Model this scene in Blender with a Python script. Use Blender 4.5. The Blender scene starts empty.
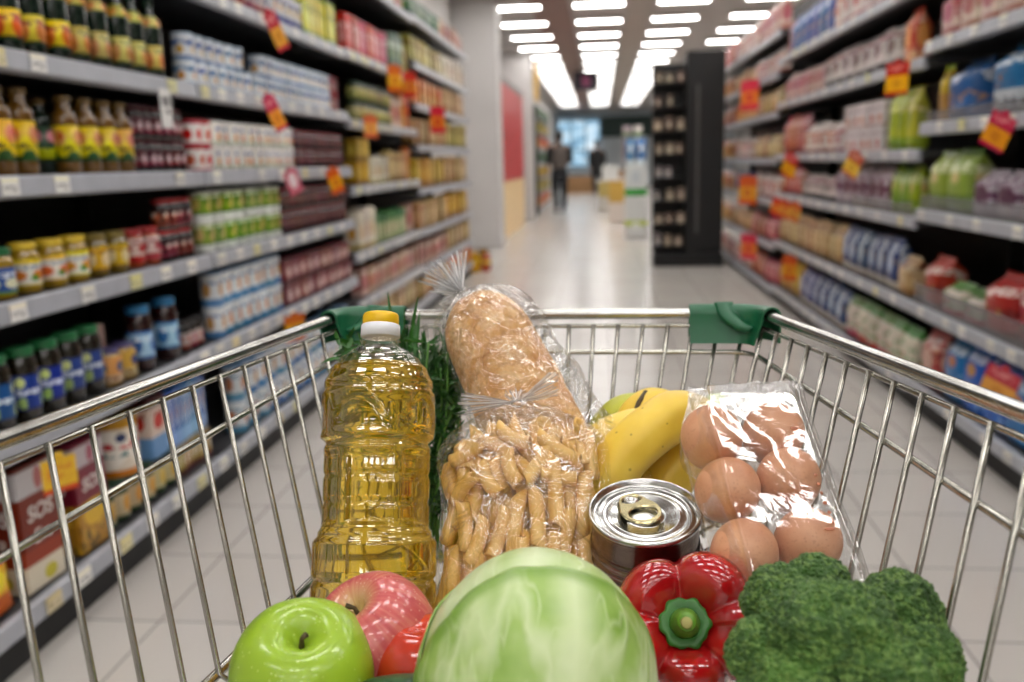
import bpy, bmesh, math, random
from mathutils import Vector, Matrix, Euler
from mathutils import noise as mnoise

random.seed(7)
PI = math.pi
scene = bpy.context.scene
COL = scene.collection

# ------------------------------------------------------------------ colour / material helpers
def hexc(h):
    h = h.lstrip('#')
    out = []
    for i in (0, 2, 4):
        c = int(h[i:i+2], 16) / 255.0
        out.append(c/12.92 if c <= 0.04045 else ((c+0.055)/1.055)**2.4)
    return (out[0], out[1], out[2], 1.0)

class NT:
    """small wrapper round a node tree"""
    def __init__(self, name):
        self.m = bpy.data.materials.new(name)
        self.m.use_nodes = True
        self.t = self.m.node_tree
        self.t.nodes.clear()
        self.out = self.t.nodes.new('ShaderNodeOutputMaterial')
    def n(self, kind, **kw):
        nd = self.t.nodes.new(kind)
        for k, v in kw.items():
            setattr(nd, k, v)
        return nd
    def l(self, a, b):
        self.t.links.new(a, b)
    def put(self, sock, v):
        if hasattr(v, 'links') or isinstance(v, bpy.types.NodeSocket):
            self.l(v, sock)
        else:
            sock.default_value = v
    def math(self, op, a, b=None, c=None, clamp=False):
        nd = self.n('ShaderNodeMath', operation=op, use_clamp=clamp)
        self.put(nd.inputs[0], a)
        if b is not None: self.put(nd.inputs[1], b)
        if c is not None: self.put(nd.inputs[2], c)
        return nd.outputs[0]
    def mix(self, f, a, b, mode='MIX'):
        nd = self.n('ShaderNodeMix', data_type='RGBA', blend_type=mode)
        self.put(nd.inputs[0], f); self.put(nd.inputs[6], a); self.put(nd.inputs[7], b)
        return nd.outputs[2]
    def ramp(self, f, stops, interp='LINEAR'):
        nd = self.n('ShaderNodeValToRGB')
        cr = nd.color_ramp; cr.interpolation = interp
        while len(cr.elements) < len(stops): cr.elements.new(0.5)
        for e, (p, c) in zip(cr.elements, stops):
            e.position = p; e.color = c
        self.put(nd.inputs[0], f)
        return nd.outputs[0]
    def noise(self, vec, scale, detail=2.0, rough=0.5, dist=0.0):
        nd = self.n('ShaderNodeTexNoise')
        if vec is not None: self.l(vec, nd.inputs['Vector'])
        nd.inputs['Scale'].default_value = scale
        nd.inputs['Detail'].default_value = detail
        nd.inputs['Roughness'].default_value = rough
        nd.inputs['Distortion'].default_value = dist
        return nd.outputs[0]
    def voronoi(self, vec, scale, feature='F1', out=0):
        nd = self.n('ShaderNodeTexVoronoi', feature=feature)
        if vec is not None: self.l(vec, nd.inputs['Vector'])
        nd.inputs['Scale'].default_value = scale
        return nd.outputs[out]
    def bump(self, h, strength=0.3, dist=0.001):
        nd = self.n('ShaderNodeBump')
        nd.inputs['Strength'].default_value = strength
        nd.inputs['Distance'].default_value = dist
        self.l(h, nd.inputs['Height'])
        return nd.outputs[0]
    def coord(self, which='Object'):
        return self.n('ShaderNodeTexCoord').outputs[which]
    def mapping(self, vec, scale=(1, 1, 1), loc=(0, 0, 0), rot=(0, 0, 0)):
        nd = self.n('ShaderNodeMapping')
        self.l(vec, nd.inputs[0])
        nd.inputs['Scale'].default_value = scale
        nd.inputs['Location'].default_value = loc
        nd.inputs['Rotation'].default_value = rot
        return nd.outputs[0]
    def principled(self, color, rough=0.5, metal=0.0, normal=None, coat=0.0, trans=0.0, ior=1.5, sss=0.0, spec=0.5):
        p = self.n('ShaderNodeBsdfPrincipled')
        self.put(p.inputs['Base Color'], color)
        self.put(p.inputs['Roughness'], rough)
        self.put(p.inputs['Metallic'], metal)
        p.inputs['Coat Weight'].default_value = coat
        p.inputs['Coat Roughness'].default_value = 0.06
        p.inputs['Transmission Weight'].default_value = trans
        p.inputs['IOR'].default_value = ior
        p.inputs['Specular IOR Level'].default_value = spec
        if sss:
            p.inputs['Subsurface Weight'].default_value = sss
            p.inputs['Subsurface Radius'].default_value = (0.01, 0.008, 0.004)
            p.inputs['Subsurface Scale'].default_value = 0.6
        if normal is not None: self.l(normal, p.inputs['Normal'])
        self.l(p.outputs[0], self.out.inputs[0])
        return p

_mc = {}
def plain(name, hx, rough=0.5, metal=0.0, coat=0.0, var=0.06, nscale=30.0, spec=0.5):
    """a lightly varied plain surface"""
    if name in _mc: return _mc[name]
    t = NT(name)
    c = hexc(hx)
    nz = t.noise(t.coord('Object'), nscale, 3.0)
    d = tuple(x*(1-var*2) for x in c[:3]) + (1,)
    e = tuple(min(1, x*(1+var)) for x in c[:3]) + (1,)
    col = t.ramp(nz, [(0.3, d), (0.7, e)])
    t.principled(col, rough, metal, coat=coat, spec=spec)
    _mc[name] = t.m
    return t.m

def pack(name, base, bands=(), blob=None, text=(), blotch=None, rough=0.4, seed=0, coat=0.0, var=0.0):
    """printed packaging: bands over the height, a picture blob, rough lines of print, a mottled picture area"""
    if name in _mc: return _mc[name]
    t = NT(name)
    g = t.coord('Generated'); nm = t.coord('Normal')
    sp = t.n('ShaderNodeSeparateXYZ'); t.l(g, sp.inputs[0])
    sn = t.n('ShaderNodeSeparateXYZ'); t.l(nm, sn.inputs[0])
    side = t.math('GREATER_THAN', t.math('ABSOLUTE', sn.outputs[1]), 0.72)
    u = t.math('ADD', t.math('MULTIPLY', sp.outputs[0], side),
               t.math('MULTIPLY', sp.outputs[1], t.math('SUBTRACT', 1.0, side)))
    v = sp.outputs[2]
    cb = t.n('ShaderNodeCombineXYZ'); t.l(u, cb.inputs[0]); t.l(v, cb.inputs[1]); cb.inputs[2].default_value = seed*1.37
    uv = cb.outputs[0]
    col = hexc(base)
    cur = None
    def lay(f, c):
        nonlocal cur
        a = cur if cur is not None else col
        cur = t.mix(f, a, c)
    def inband(x, a, b):
        return t.math('MULTIPLY', t.math('GREATER_THAN', x, a), t.math('LESS_THAN', x, b))
    for (a, b, c) in bands:
        lay(inband(v, a, b), hexc(c))
    if blotch:
        c1, c2, a, b = blotch[:4]
        sc = blotch[4] if len(blotch) > 4 else 5.0
        vc = t.voronoi(t.mapping(uv, (sc, sc*1.3, 1)), 1.0, 'F1', 0)
        f1 = t.math('MULTIPLY', inband(v, a, b), t.math('LESS_THAN', vc, 0.38))
        lay(f1, hexc(c1))
        nz = t.noise(t.mapping(uv, (sc, sc, 1), (3, 1, seed)), 1.0, 1.0)
        f2 = t.math('MULTIPLY', inband(v, a, b), t.math('GREATER_THAN', nz, 0.58))
        lay(f2, hexc(c2))
    if blob:
        for (cu, cv, ru, rv, c) in (blob if isinstance(blob[0], (tuple, list)) else (blob,)):
            du = t.math('DIVIDE', t.math('SUBTRACT', u, cu), ru)
            dv = t.math('DIVIDE', t.math('SUBTRACT', v, cv), rv)
            dd = t.math('ADD', t.math('MULTIPLY', du, du), t.math('MULTIPLY', dv, dv))
            lay(t.math('LESS_THAN', dd, 1.0), hexc(c))
    for (a, b, c, fr) in text:
        nz = t.noise(t.mapping(uv, (fr, 9.0, 1), (seed, a*10, 0)), 1.0, 2.0)
        f = t.math('MULTIPLY', inband(v, a, b), t.math('GREATER_THAN', nz, 0.5))
        f = t.math('MULTIPLY', f, inband(u, 0.12, 0.88))
        lay(f, hexc(c))
    hs = t.n('ShaderNodeHueSaturation'); oi = t.n('ShaderNodeObjectInfo').outputs['Random']
    t.put(hs.inputs['Color'], cur if cur is not None else col)
    t.l(t.math('ADD', t.math('MULTIPLY', oi, 0.05), 0.475), hs.inputs['Hue'])
    t.l(t.math('ADD', t.math('MULTIPLY', t.math('FRACT', t.math('MULTIPLY', oi, 7.3)), 0.30), 0.88), hs.inputs['Value'])
    t.l(t.math('ADD', t.math('MULTIPLY', t.math('FRACT', t.math('MULTIPLY', oi, 3.7)), 0.2), 0.96), hs.inputs['Saturation'])
    t.principled(hs.outputs[0], rough, coat=coat)
    _mc[name] = t.m
    return t.m

# ------------------------------------------------------------------ object helpers
def new_obj(name, me, mat=None, parent=None):
    o = bpy.data.objects.new(name, me)
    COL.objects.link(o)
    if mat is not None and me is not None and len(me.materials) == 0:
        me.materials.append(mat)
    if parent is not None: o.parent = parent
    return o

def mesh(name, verts, faces, mat, parent=None, smooth=True):
    me = bpy.data.meshes.new(name)
    me.from_pydata([tuple(v) for v in verts], [], faces)
    me.validate(); me.update()
    if smooth:
        for p in me.polygons: p.use_smooth = True
    return new_obj(name, me, mat, parent)

def from_bm(name, bm, mat, parent=None, smooth=False):
    bmesh.ops.recalc_face_normals(bm, faces=bm.faces[:])
    me = bpy.data.meshes.new(name); bm.to_mesh(me); bm.free()
    if smooth:
        for p in me.polygons: p.use_smooth = True
    return new_obj(name, me, mat, parent)

def tag(o, label, cat, group=None, kind=None):
    o['label'] = label; o['category'] = cat
    if group: o['group'] = group
    if kind: o['kind'] = kind
    return o

def empty(name, loc=(0, 0, 0), rot=None):
    o = bpy.data.objects.new(name, None)
    COL.objects.link(o); o.location = loc; o.empty_display_size = 0.05
    if rot is not None: o.rotation_euler = rot
    return o

def struct(o):
    o['kind'] = 'structure'
    return o

KIDS = {}
def copy_tree(o, parent=None):
    c = o.copy(); COL.objects.link(c); c.parent = parent
    for ch in KIDS.get(o.name, None) or list(o.children):
        copy_tree(ch, c)
    return c

def bm_box(bm, lo, hi, mat=None):
    m = Matrix.Translation([(a+b)/2 for a, b in zip(lo, hi)]) @ Matrix.Diagonal([b-a for a, b in zip(lo, hi)] + [1])
    if mat is not None: m = mat @ m
    return bmesh.ops.create_cube(bm, size=1.0, matrix=m)['verts']

def box(name, lo, hi, mat, parent=None, bevel=0.0, seg=2):
    bm = bmesh.new(); bm_box(bm, lo, hi)
    if bevel:
        bmesh.ops.bevel(bm, geom=bm.edges[:], offset=bevel, segments=seg, affect='EDGES', profile=0.6)
    return from_bm(name, bm, mat, parent)

def lathe_data(prof, seg=32, rmod=None, close0=True, close1=True):
    """prof: (r, z) from bottom to top"""
    vs, fs = [], []
    for (r, z) in prof:
        for k in range(seg):
            th = 2*PI*k/seg
            rr, zz = (rmod(r, z, th) if rmod else (r, z))
            vs.append((rr*math.cos(th), rr*math.sin(th), zz))
    n = len(prof)
    for i in range(n-1):
        for k in range(seg):
            a = i*seg+k; b = i*seg+(k+1) % seg
            fs.append((a, b, b+seg, a+seg))
    if close0: fs.append(tuple(range(seg-1, -1, -1)))
    if close1: fs.append(tuple((n-1)*seg+k for k in range(seg)))
    return vs, fs

def lathe(name, prof, mat, parent=None, seg=32, rmod=None, close0=True, close1=True, smooth=True):
    vs, fs = lathe_data(prof, seg, rmod, close0, close1)
    return mesh(name, vs, fs, mat, parent, smooth)

def frames(pts):
    """rotation-minimising frames along a polyline"""
    pts = [Vector(p) for p in pts]
    T = []
    for i in range(len(pts)):
        a = pts[max(0, i-1)]; b = pts[min(len(pts)-1, i+1)]
        T.append((b-a).normalized())
    up = Vector((0, 0, 1)) if abs(T[0].z) < 0.9 else Vector((1, 0, 0))
    n = (up - T[0]*up.dot(T[0])).normalized()
    out = []
    for i in range(len(pts)):
        n = (n - T[i]*n.dot(T[i])).normalized()
        out.append((pts[i], n, T[i].cross(n)))
    return out

def tube_data(pts, rad, seg=10, cap=True, shape=None):
    fr = frames(pts); vs, fs = [], []
    for i, (p, n, b) in enumerate(fr):
        r = rad[i] if isinstance(rad, (list, tuple)) else rad
        for k in range(seg):
            th = 2*PI*k/seg
            q = r*(shape(th, i/(len(fr)-1)) if shape else 1.0)
            vs.append(p + n*(q*math.cos(th)) + b*(q*math.sin(th)))
    m = len(fr)
    for i in range(m-1):
        for k in range(seg):
            a = i*seg+k; c = i*seg+(k+1) % seg
            fs.append((a, c, c+seg, a+seg))
    if cap:
        fs.append(tuple(range(seg-1, -1, -1)))
        fs.append(tuple((m-1)*seg+k for k in range(seg)))
    return vs, fs

def tube(name, pts, rad, mat, parent=None, seg=10, cap=True, shape=None):
    vs, fs = tube_data(pts, rad, seg, cap, shape)
    return mesh(name, vs, fs, mat, parent)

def spline(ctrl, n=8):
    """Catmull-Rom through control points (tuples of any length)"""
    c = [tuple(ctrl[0])] + [tuple(p) for p in ctrl] + [tuple(ctrl[-1])]
    out = []
    for i in range(1, len(c)-2):
        for k in range(n):
            t = k/n
            out.append(tuple(0.5*((2*p1) + (-p0+p2)*t + (2*p0-5*p1+4*p2-p3)*t*t + (-p0+3*p1-3*p2+p3)*t**3)
                             for p0, p1, p2, p3 in zip(c[i-1], c[i], c[i+1], c[i+2])))
    out.append(tuple(c[-2]))
    return out

def rings_data(rings, seg=48, wr=0.0, wscale=60.0, cap0=True, cap1=True, seed=0.0):
    """rings: (centre, U, V, exponent); superellipse cross-sections"""
    vs, fs = [], []
    for (c, U, V, ex) in rings:
        c = Vector(c); U = Vector(U); V = Vector(V)
        for k in range(seg):
            th = 2*PI*k/seg
            cx, sx = math.cos(th), math.sin(th)
            a = math.copysign(abs(cx)**(2/ex), cx); b = math.copysign(abs(sx)**(2/ex), sx)
            p = c + U*a + V*b
            if wr:
                w = mnoise.noise(p*wscale + Vector((seed, 0, 0))) + 0.5*mnoise.noise(p*wscale*2.3 + Vector((0, seed, 0)))
                p = p + (p-c).normalized()*w*wr
            vs.append(p)
    n = len(rings)
    for i in range(n-1):
        for k in range(seg):
            a = i*seg+k; b = i*seg+(k+1) % seg
            fs.append((a, b, b+seg, a+seg))
    if cap0: fs.append(tuple(range(seg-1, -1, -1)))
    if cap1: fs.append(tuple((n-1)*seg+k for k in range(seg)))
    return vs, fs

def basis(z, x=None):
    """4x4 rotation with the given z axis and x hint"""
    z = Vector(z).normalized()
    x = Vector(x) if x is not None else (Vector((1, 0, 0)) if abs(z.x) < 0.9 else Vector((0, 1, 0)))
    x = (x - z*x.dot(z)).normalized(); y = z.cross(x)
    return Matrix((x, y, z)).transposed().to_4x4()

# ------------------------------------------------------------------ camera
F, CH = 900.0, 1.15
VX, VY, ROLL = 600.0-512.0, 160.0-341.0, math.radians(1.5)
ax = Vector((VX, VY, F)).normalized()
DD = F*F/(-(VX*math.sin(ROLL) + VY*math.cos(ROLL)))
dn = Vector((DD*math.sin(ROLL), DD*math.cos(ROLL), F)).normalized()
rt = dn.cross(ax)
if rt.x < 0: rt = -rt
RW = Matrix((rt, ax, -dn))                 # camera (x right, y down, z forward) -> world
EYE = Vector((0, 0, CH))
def ray(px, py): return RW @ Vector((px-512.0, py-341.0, F))
def at(px, py, d): return EYE + ray(px, py)*(d/F)
def on_z(px, py, z):
    v = ray(px, py); return EYE + v*((z-CH)/v.z)
def on_x(px, py, x):
    v = ray(px, py); return EYE + v*(x/v.x)
cam_d = bpy.data.cameras.new('camera'); cam = bpy.data.objects.new('camera', cam_d); COL.objects.link(cam)
cam_d.sensor_width = 36.0; cam_d.lens = F/1024*36.0; cam_d.clip_start = 0.02; cam_d.clip_end = 200
M = Matrix((RW @ Vector((1, 0, 0)), RW @ Vector((0, -1, 0)), RW @ Vector((0, 0, -1)))).transposed().to_4x4()
cam.matrix_world = Matrix.Translation(EYE) @ M
cam_d.dof.use_dof = True; cam_d.dof.focus_distance = 0.63; cam_d.dof.aperture_fstop = 5.3
scene.camera = cam
scene.view_settings.view_transform = 'Standard'
scene.view_settings.look = 'None'
scene.view_settings.gamma = 1.0
scene.view_settings.use_curve_mapping = False
scene.view_settings.exposure = 0.18
scene.cycles.use_denoising = True
scene.cycles.max_bounces = 14
scene.cycles.diffuse_bounces = 4
scene.cycles.glossy_bounces = 5
scene.cycles.transmission_bounces = 10
scene.cycles.transparent_max_bounces = 24
scene.cycles.sample_clamp_indirect = 6.0
w = bpy.data.worlds.new('world'); scene.world = w; w.use_nodes = True
w.node_tree.nodes['Background'].inputs[0].default_value = (0.9, 0.95, 1.0, 1)
w.node_tree.nodes['Background'].inputs[1].default_value = 0.3

ORD = ('first second third fourth fifth sixth seventh eighth ninth tenth eleventh twelfth thirteenth fourteenth fifteenth sixteenth '
       'seventeenth eighteenth nineteenth twentieth twenty-first twenty-second twenty-third twenty-fourth twenty-fifth twenty-sixth '
       'twenty-seventh twenty-eighth twenty-ninth thirtieth thirty-first thirty-second thirty-third thirty-fourth thirty-fifth').split()
# ================================================================== THE SETTING
CEIL = 3.3
def floor_mat():
    t = NT('floor_tiles')
    c = t.coord('Object')
    br = t.n('ShaderNodeTexBrick'); br.offset = 0.0; br.squash = 1.0
    t.l(t.mapping(c, (1, 1, 1), (-0.05, -0.06, 0)), br.inputs['Vector'])
    br.inputs['Scale'].default_value = 1.0
    br.inputs['Brick Width'].default_value = 0.4; br.inputs['Row Height'].default_value = 0.4
    br.inputs['Mortar Size'].default_value = 0.0036; br.inputs['Mortar Smooth'].default_value = 0.2
    br.inputs['Color1'].default_value = hexc('#c4bfb8'); br.inputs['Color2'].default_value = hexc('#bdb7b0')
    br.inputs['Mortar'].default_value = hexc('#7f7975')
    sp = t.noise(c, 260.0, 2.0)
    cl = t.noise(c, 2.2, 3.0)
    col = t.mix(t.math('MULTIPLY', t.math('SUBTRACT', sp, 0.42, clamp=True), 0.9), br.outputs[0], hexc('#d6d0cc'))
    col = t.mix(t.math('MULTIPLY', cl, 0.22), col, hexc('#a7a29f'))
    rg = t.math('ADD', t.math('MULTIPLY', cl, 0.12), 0.16)
    t.principled(col, rg, spec=0.45)
    return t.m
struct(box('floor', (-2.1, -13, -0.1), (6.0, 42, 0.0), floor_mat()))
m_ceil = plain('ceiling_paint', '#b9b5b2', 0.8, nscale=1.5, var=0.03)
struct(box('ceiling', (-2.1, -13, CEIL), (6.0, 42, CEIL+0.1), m_ceil))
m_wall = plain('wall_paint', '#cfccc9', 0.7, nscale=2.0, var=0.03)
struct(box('wall_left', (-2.1, -13, 0), (-1.95, 42, CEIL), m_wall))
struct(box('wall_right', (6.0, -13, 0), (6.1, 42, CEIL), m_wall))
struct(box('wall_near', (-2.1, -13.1, 0), (6.0, -13, CEIL), m_wall))
struct(box('wall_far', (-2.1, 42, 0), (6.0, 42.1, CEIL), plain('far_wall_paint', '#dfe6ea', 0.6, nscale=1.0)))
# dropped ceiling panels running down the aisle
m_brown = plain('ceiling_brown', '#8a6f66', 0.6, nscale=3.0, var=0.05)
m_beige = plain('ceiling_beige', '#b0a89f', 0.7, nscale=3.0, var=0.04)
zb = CEIL-0.04
struct(box('trim_1', (on_z(527, 0, zb).x, -13, zb), (on_z(567, 0, zb).x, 42, CEIL), m_brown))
struct(box('trim_2', (on_z(630, 0, zb).x, -13, zb), (on_z(655, 0, zb).x, 42, CEIL), m_beige))
# columns standing along the left side beyond the shelves
m_col = plain('column_paint', '#c9c6c4', 0.55, nscale=2.0, var=0.02)
def column(name, y, wdt, x1):
    bm = bmesh.new(); bm_box(bm, (-1.95, y, 0), (x1, y+wdt, CEIL))
    bm_box(bm, (-1.95, y-0.015, 0), (x1+0.015, y+wdt+0.015, 0.12))
    bmesh.ops.bevel(bm, geom=[e for e in bm.edges], offset=0.008, segments=2, affect='EDGES')
    return struct(from_bm(name, bm, m_col))
column('column_1', 12.4, 0.5, -1.36)
column('column_2', 18.2, 0.6, -1.34)
# red and cream advertising doorway between the columns, a lit panel frame
adv = empty('advertising_panel', (-1.9, 15.6, 0))
tag(adv, 'tall red over cream panel between the two white columns', 'panel')
def rel(o, parent):
    o.parent = parent; o.matrix_parent_inverse = Matrix.Translation(-Vector(parent.location)); return o
rel(box('red_panel', (-1.9, 13.6, 0.86), (-1.44, 17.3, 2.32), plain('red_gloss', '#c02a30', 0.4)), adv)
rel(box('cream_panel', (-1.9, 13.6, 0.0), (-1.44, 17.3, 0.86), plain('cream_gloss', '#efcf9a', 0.4)), adv)
rel(box('top_strip', (-1.9, 13.58, 2.32), (-1.43, 17.32, 2.42), plain('grey_strip', '#77706e', 0.4)), adv)
# window band and dark fascia at the far end of the hall
t = NT('window_daylight'); e_ = t.n('ShaderNodeEmission'); e_.inputs[1].default_value = 1.0
g_ = t.coord('Object'); nz_ = t.noise(t.mapping(g_, (1.2, 1, 2.0)), 1.0, 2.0)
t.l(t.ramp(nz_, [(0.3, hexc('#5d87a8')), (0.5, hexc('#a9cfe6')), (0.7, hexc('#eef6fb'))]), e_.inputs[0]); t.l(e_.outputs[0], t.out.inputs[0])
m_day = t.m
wn = struct(box('window_1', (-1.9, 41.9, 0.9), (0.0, 42.0, 2.9), m_day))
fr = bmesh.new()
for x in (-1.9, -1.3, -0.65, 0.0): bm_box(fr, (x-0.03, 41.82, 0.85), (x+0.03, 41.9, 2.95))
for z in (0.87, 1.6, 2.93): bm_box(fr, (-1.9, 41.83, z-0.03), (0.03, 41.9, z+0.03))
struct(from_bm('window_frame', fr, plain('window_grey', '#5e6a72', 0.5)))
struct(box('trim_3', (0.05, 41.6, 2.15), (4.5, 42.0, 3.05), plain('fascia_green', '#2f4642', 0.5)))
struct(box('trim_4', (-1.95, 41.5, 3.05), (6.0, 42.0, 3.28), plain('fascia_pale', '#b9c6cf', 0.5)))

# ------------------------------------------------------------------ ceiling lights
t = NT('light_panel'); e_ = t.n('ShaderNodeEmission'); e_.inputs[0].default_value = (1.0, 0.97, 0.94, 1); e_.inputs[1].default_value = 16.0
t.l(e_.outputs[0], t.out.inputs[0]); m_emit = t.m
m_house = plain('light_housing', '#d8d8d8', 0.5)
def make_light():
    r = empty('ceiling_light')
    bm = bmesh.new()
    W, L, T = 0.36, 0.14, 0.016
    for lo, hi in (((-W, -L, -0.05), (-W+T, L, 0)), ((W-T, -L, -0.05), (W, L, 0)), ((-W, -L, -0.05), (W, -L+T, 0)), ((-W, L-T, -0.05), (W, L, 0)), ((-W, -L, -0.012), (W, L, 0))):
        bm_box(bm, lo, hi)
    from_bm('housing', bm, m_house, r)
    bm = bmesh.new(); bm_box(bm, (-W+T, -L+T, -0.042), (W-T, L-T, -0.02))
    from_bm('diffuser', bm, m_emit, r)
    return r
lt = None
ROWN = ('left row', 'centre row', 'second row from the right', 'right row')
for ri, x in enumerate((-1.16, 0.0, 1.16, 2.35)):
    for k in range(32):
        y = -11.65 + 1.55*k
        if lt is None: lt = make_light(); o = lt
        else: o = copy_tree(lt)
        o.location = (x, y, CEIL-0.001)
        tag(o, f'{ORD[k]} white ceiling light panel from the near end of the {ROWN[ri]}', 'ceiling light', 'ceiling light panels')
# hanging aisle sign
sg = empty('hanging_sign', (-0.32, 22, 2.98)); tag(sg, 'dark square sign with a pink symbol hanging over the far aisle', 'sign')
box('board', (-0.29, -0.03, -0.22), (0.29, 0.03, 0.22), plain('sign_dark', '#2b2230', 0.5), sg, 0.01)
for s in (-1, 1): tube('hanger', [(0.2*s, 0, 0.22), (0.2*s, 0, 0.32)], 0.008, m_house, sg)
vs, fs = lathe_data([(0.07, -0.006), (0.12, -0.006), (0.12, 0.006), (0.07, 0.006)], 28)
sy = mesh('symbol', [(a*0.9, -0.035-c*0.4, b*1.15) for a, b, c in vs], fs, plain('sign_pink', '#8a3a62', 0.5), sg)

# ================================================================== SHELVING
m_black = plain('shelf_black', '#070708', 0.55, nscale=8)
m_slab = plain('shelf_grey', '#3a3a3d', 0.45, nscale=12)
m_rail = plain('price_rail_grey', '#a3a5ac', 0.35, nscale=14, var=0.05)
m_plinth = plain('plinth_dark', '#1a1a1b', 0.6)
m_clear = None
def shelving(name, label, side, y0, y1, levels, top, back=0.46, lip=0.05):
    """side -1 left / +1 right; the price rails stand on the plane x = XL or XR"""
    X = -1.33 if side < 0 else 1.37
    r = empty(name, (X, (y0+y1)/2, 0)); tag(r, label, 'shelving unit')
    hl = (y1-y0)/2
    def B(nm, x0, x1, ya, yb, z0, z1, mat, par, bev=0.0):
        a, b = sorted((side*x0, side*x1))
        return box(nm, (a, ya, z0), (b, yb, z1), mat, par, bev)
    B('back_panel', back, back+0.02, -hl, hl, 0.0, top, m_black, r)
    B('plinth', 0.05, back, -hl+0.002, hl-0.002, 0.0, levels[0]-0.055, m_plinth, r)
    for e in (-1, 1):
        B('upright', back-0.05, back, e*hl-0.02*(e > 0), e*hl+0.02*(e < 0), levels[0], top, m_black, r)
    for z in levels:
        sh = B('shelf', 0.022, back-0.001, -hl+0.003, hl-0.003, z-0.035, z-0.003, m_slab, r)
        bm = bmesh.new()
        # slightly tilted price rail with a thicker lower edge
        pr = [(0.024, z-lip-0.004), (0.004, z-lip), (0.0, z-lip+0.004), (0.004, z-0.004), (0.009, z), (0.024, z)]
        v0 = [bm.verts.new((side*p[0], -hl+0.004, p[1])) for p in pr]
        v1 = [bm.verts.new((side*p[0], hl-0.004, p[1])) for p in pr]
        n = len(pr)
        for i in range(n): bm.faces.new((v0[i], v0[(i+1) % n], v1[(i+1) % n], v1[i]))
        bm.faces.new(v0); bm.faces.new(list(reversed(v1)))
        from_bm('price_rail', bm, m_rail, sh)
    return r
XL, XR = -1.33, 1.37
A0, B0, C0, D0, E0, G0 = 1.76, 1.435, 1.15, 0.867, 0.555, 0.155
LB0 = [G0, E0, D0, C0, B0, A0, 2.19]
LB2 = [0.14, 0.40, 0.675, 1.045, 1.405, 1.77, 2.2]
LB3 = [0.14, 0.38, 0.66, 0.975, 1.30, 1.60, 1.89, 2.22]
shelving('shelving_unit', 'nearest black shelving unit of the left aisle side with grey price rails', -1, 1.11, 2.985, LB0, 2.35)
shelving('shelving_unit', 'second black shelving unit of the left aisle side, holding white cans', -1, 2.99, 4.84, LB0, 2.35)
shelving('shelving_unit', 'third black shelving unit of the left aisle side, with lower shelves', -1, 4.845, 6.70, LB2, 2.35)
shelving('shelving_unit', 'farthest shelving unit of the left aisle side, just before the white columns', -1, 6.705, 9.4, LB3, 2.35)
RB0 = [0.15, 0.495, 0.905, 1.27, 1.605, 1.95]
RB1 = [0.13, 0.495, 0.865, 1.16, 1.55, 1.88]
RB2 = [0.10, 0.45, 0.80, 1.13, 1.49, 1.79, 2.10]
shelving('shelving_unit', 'nearest black shelving unit of the right aisle side with blue packs', 1, 1.1, 4.14, RB0, 2.3)
shelving('shelving_unit', 'middle black shelving unit of the right aisle side', 1, 4.145, 7.4, RB1, 2.25)
shelving('shelving_unit', 'farthest shelving unit of the right aisle side, behind the black tower', 1, 7.405, 11.2, RB2, 2.5)
# ================================================================== PRODUCTS ON THE SHELVES
m_white_lid = plain('white_lid', '#d9d7d2', 0.4)
m_tin = plain('tin_grey', '#b9b8b4', 0.28, 0.9)
def glassy(name, hx): return plain(name, hx, 0.12, coat=0.6, var=0.12, nscale=25)
def jar(name, h, r, body, lid, label, lz=(0.12, 0.66), lidh=0.14):
    o = empty(name)
    hl = h*(1-lidh)
    pr = [(r*0.9, 0), (r, h*0.03), (r, hl*0.82), (r*0.93, hl*0.92), (r*0.8, hl*0.97), (r*0.78, hl)]
    lathe('jar_body', pr, body, o, 20)
    lathe('lid', [(r*0.84, hl*0.985), (r*0.87, hl*1.0), (r*0.87, h*0.985), (r*0.83, h)], lid, o, 20)
    lathe('paper_label', [(r*1.006, h*lz[0]), (r*1.012, h*lz[0]+0.0005), (r*1.012, h*lz[1]-0.0005), (r*1.006, h*lz[1])], label, o, 20, close0=False, close1=False)
    return o
def bottle(name, h, r, body, capm, label, lz=(0.1, 0.42), neck=None, neckr=0.42, shoulder=0.62):
    o = empty(name)
    nr = r*neckr
    pr = [(r*0.9, 0), (r, h*0.025), (r, h*shoulder*0.9), (r*0.96, h*shoulder)]
    for k in range(1, 7):
        f = k/6.0; s = 0.5-0.5*math.cos(PI*f)
        pr.append((r*0.96+(nr-r*0.96)*s, h*(shoulder+(0.86-shoulder)*f)))
    pr += [(nr, h*0.93), (nr*0.9, h*0.94)]
    lathe('bottle_body', pr, body, o, 20)
    lathe('cap', [(nr*1.1, h*0.925), (nr*1.18, h*0.93), (nr*1.18, h*0.99), (nr*1.1, h)], capm, o, 18)
    lathe('paper_label', [(r*1.006, h*lz[0]), (r*1.014, h*lz[0]), (r*1.014, h*lz[1]), (r*1.006, h*lz[1])], label, o, 20, close0=False, close1=False)
    if neck is not None:
        z0, z1 = h*(shoulder*0.93), h*(shoulder+0.1)
        def rad(z):
            f = max(0, min(1, (z/h-shoulder)/(0.86-shoulder))); s = 0.5-0.5*math.cos(PI*f)
            return r*0.965+(nr-r*0.96)*s+0.0012
        lathe('neck_label', [(rad(z0+(z1-z0)*k/6)+0.0006, z0+(z1-z0)*k/6) for k in range(7)], neck, o, 20, close0=False, close1=False)
    return o
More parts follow.
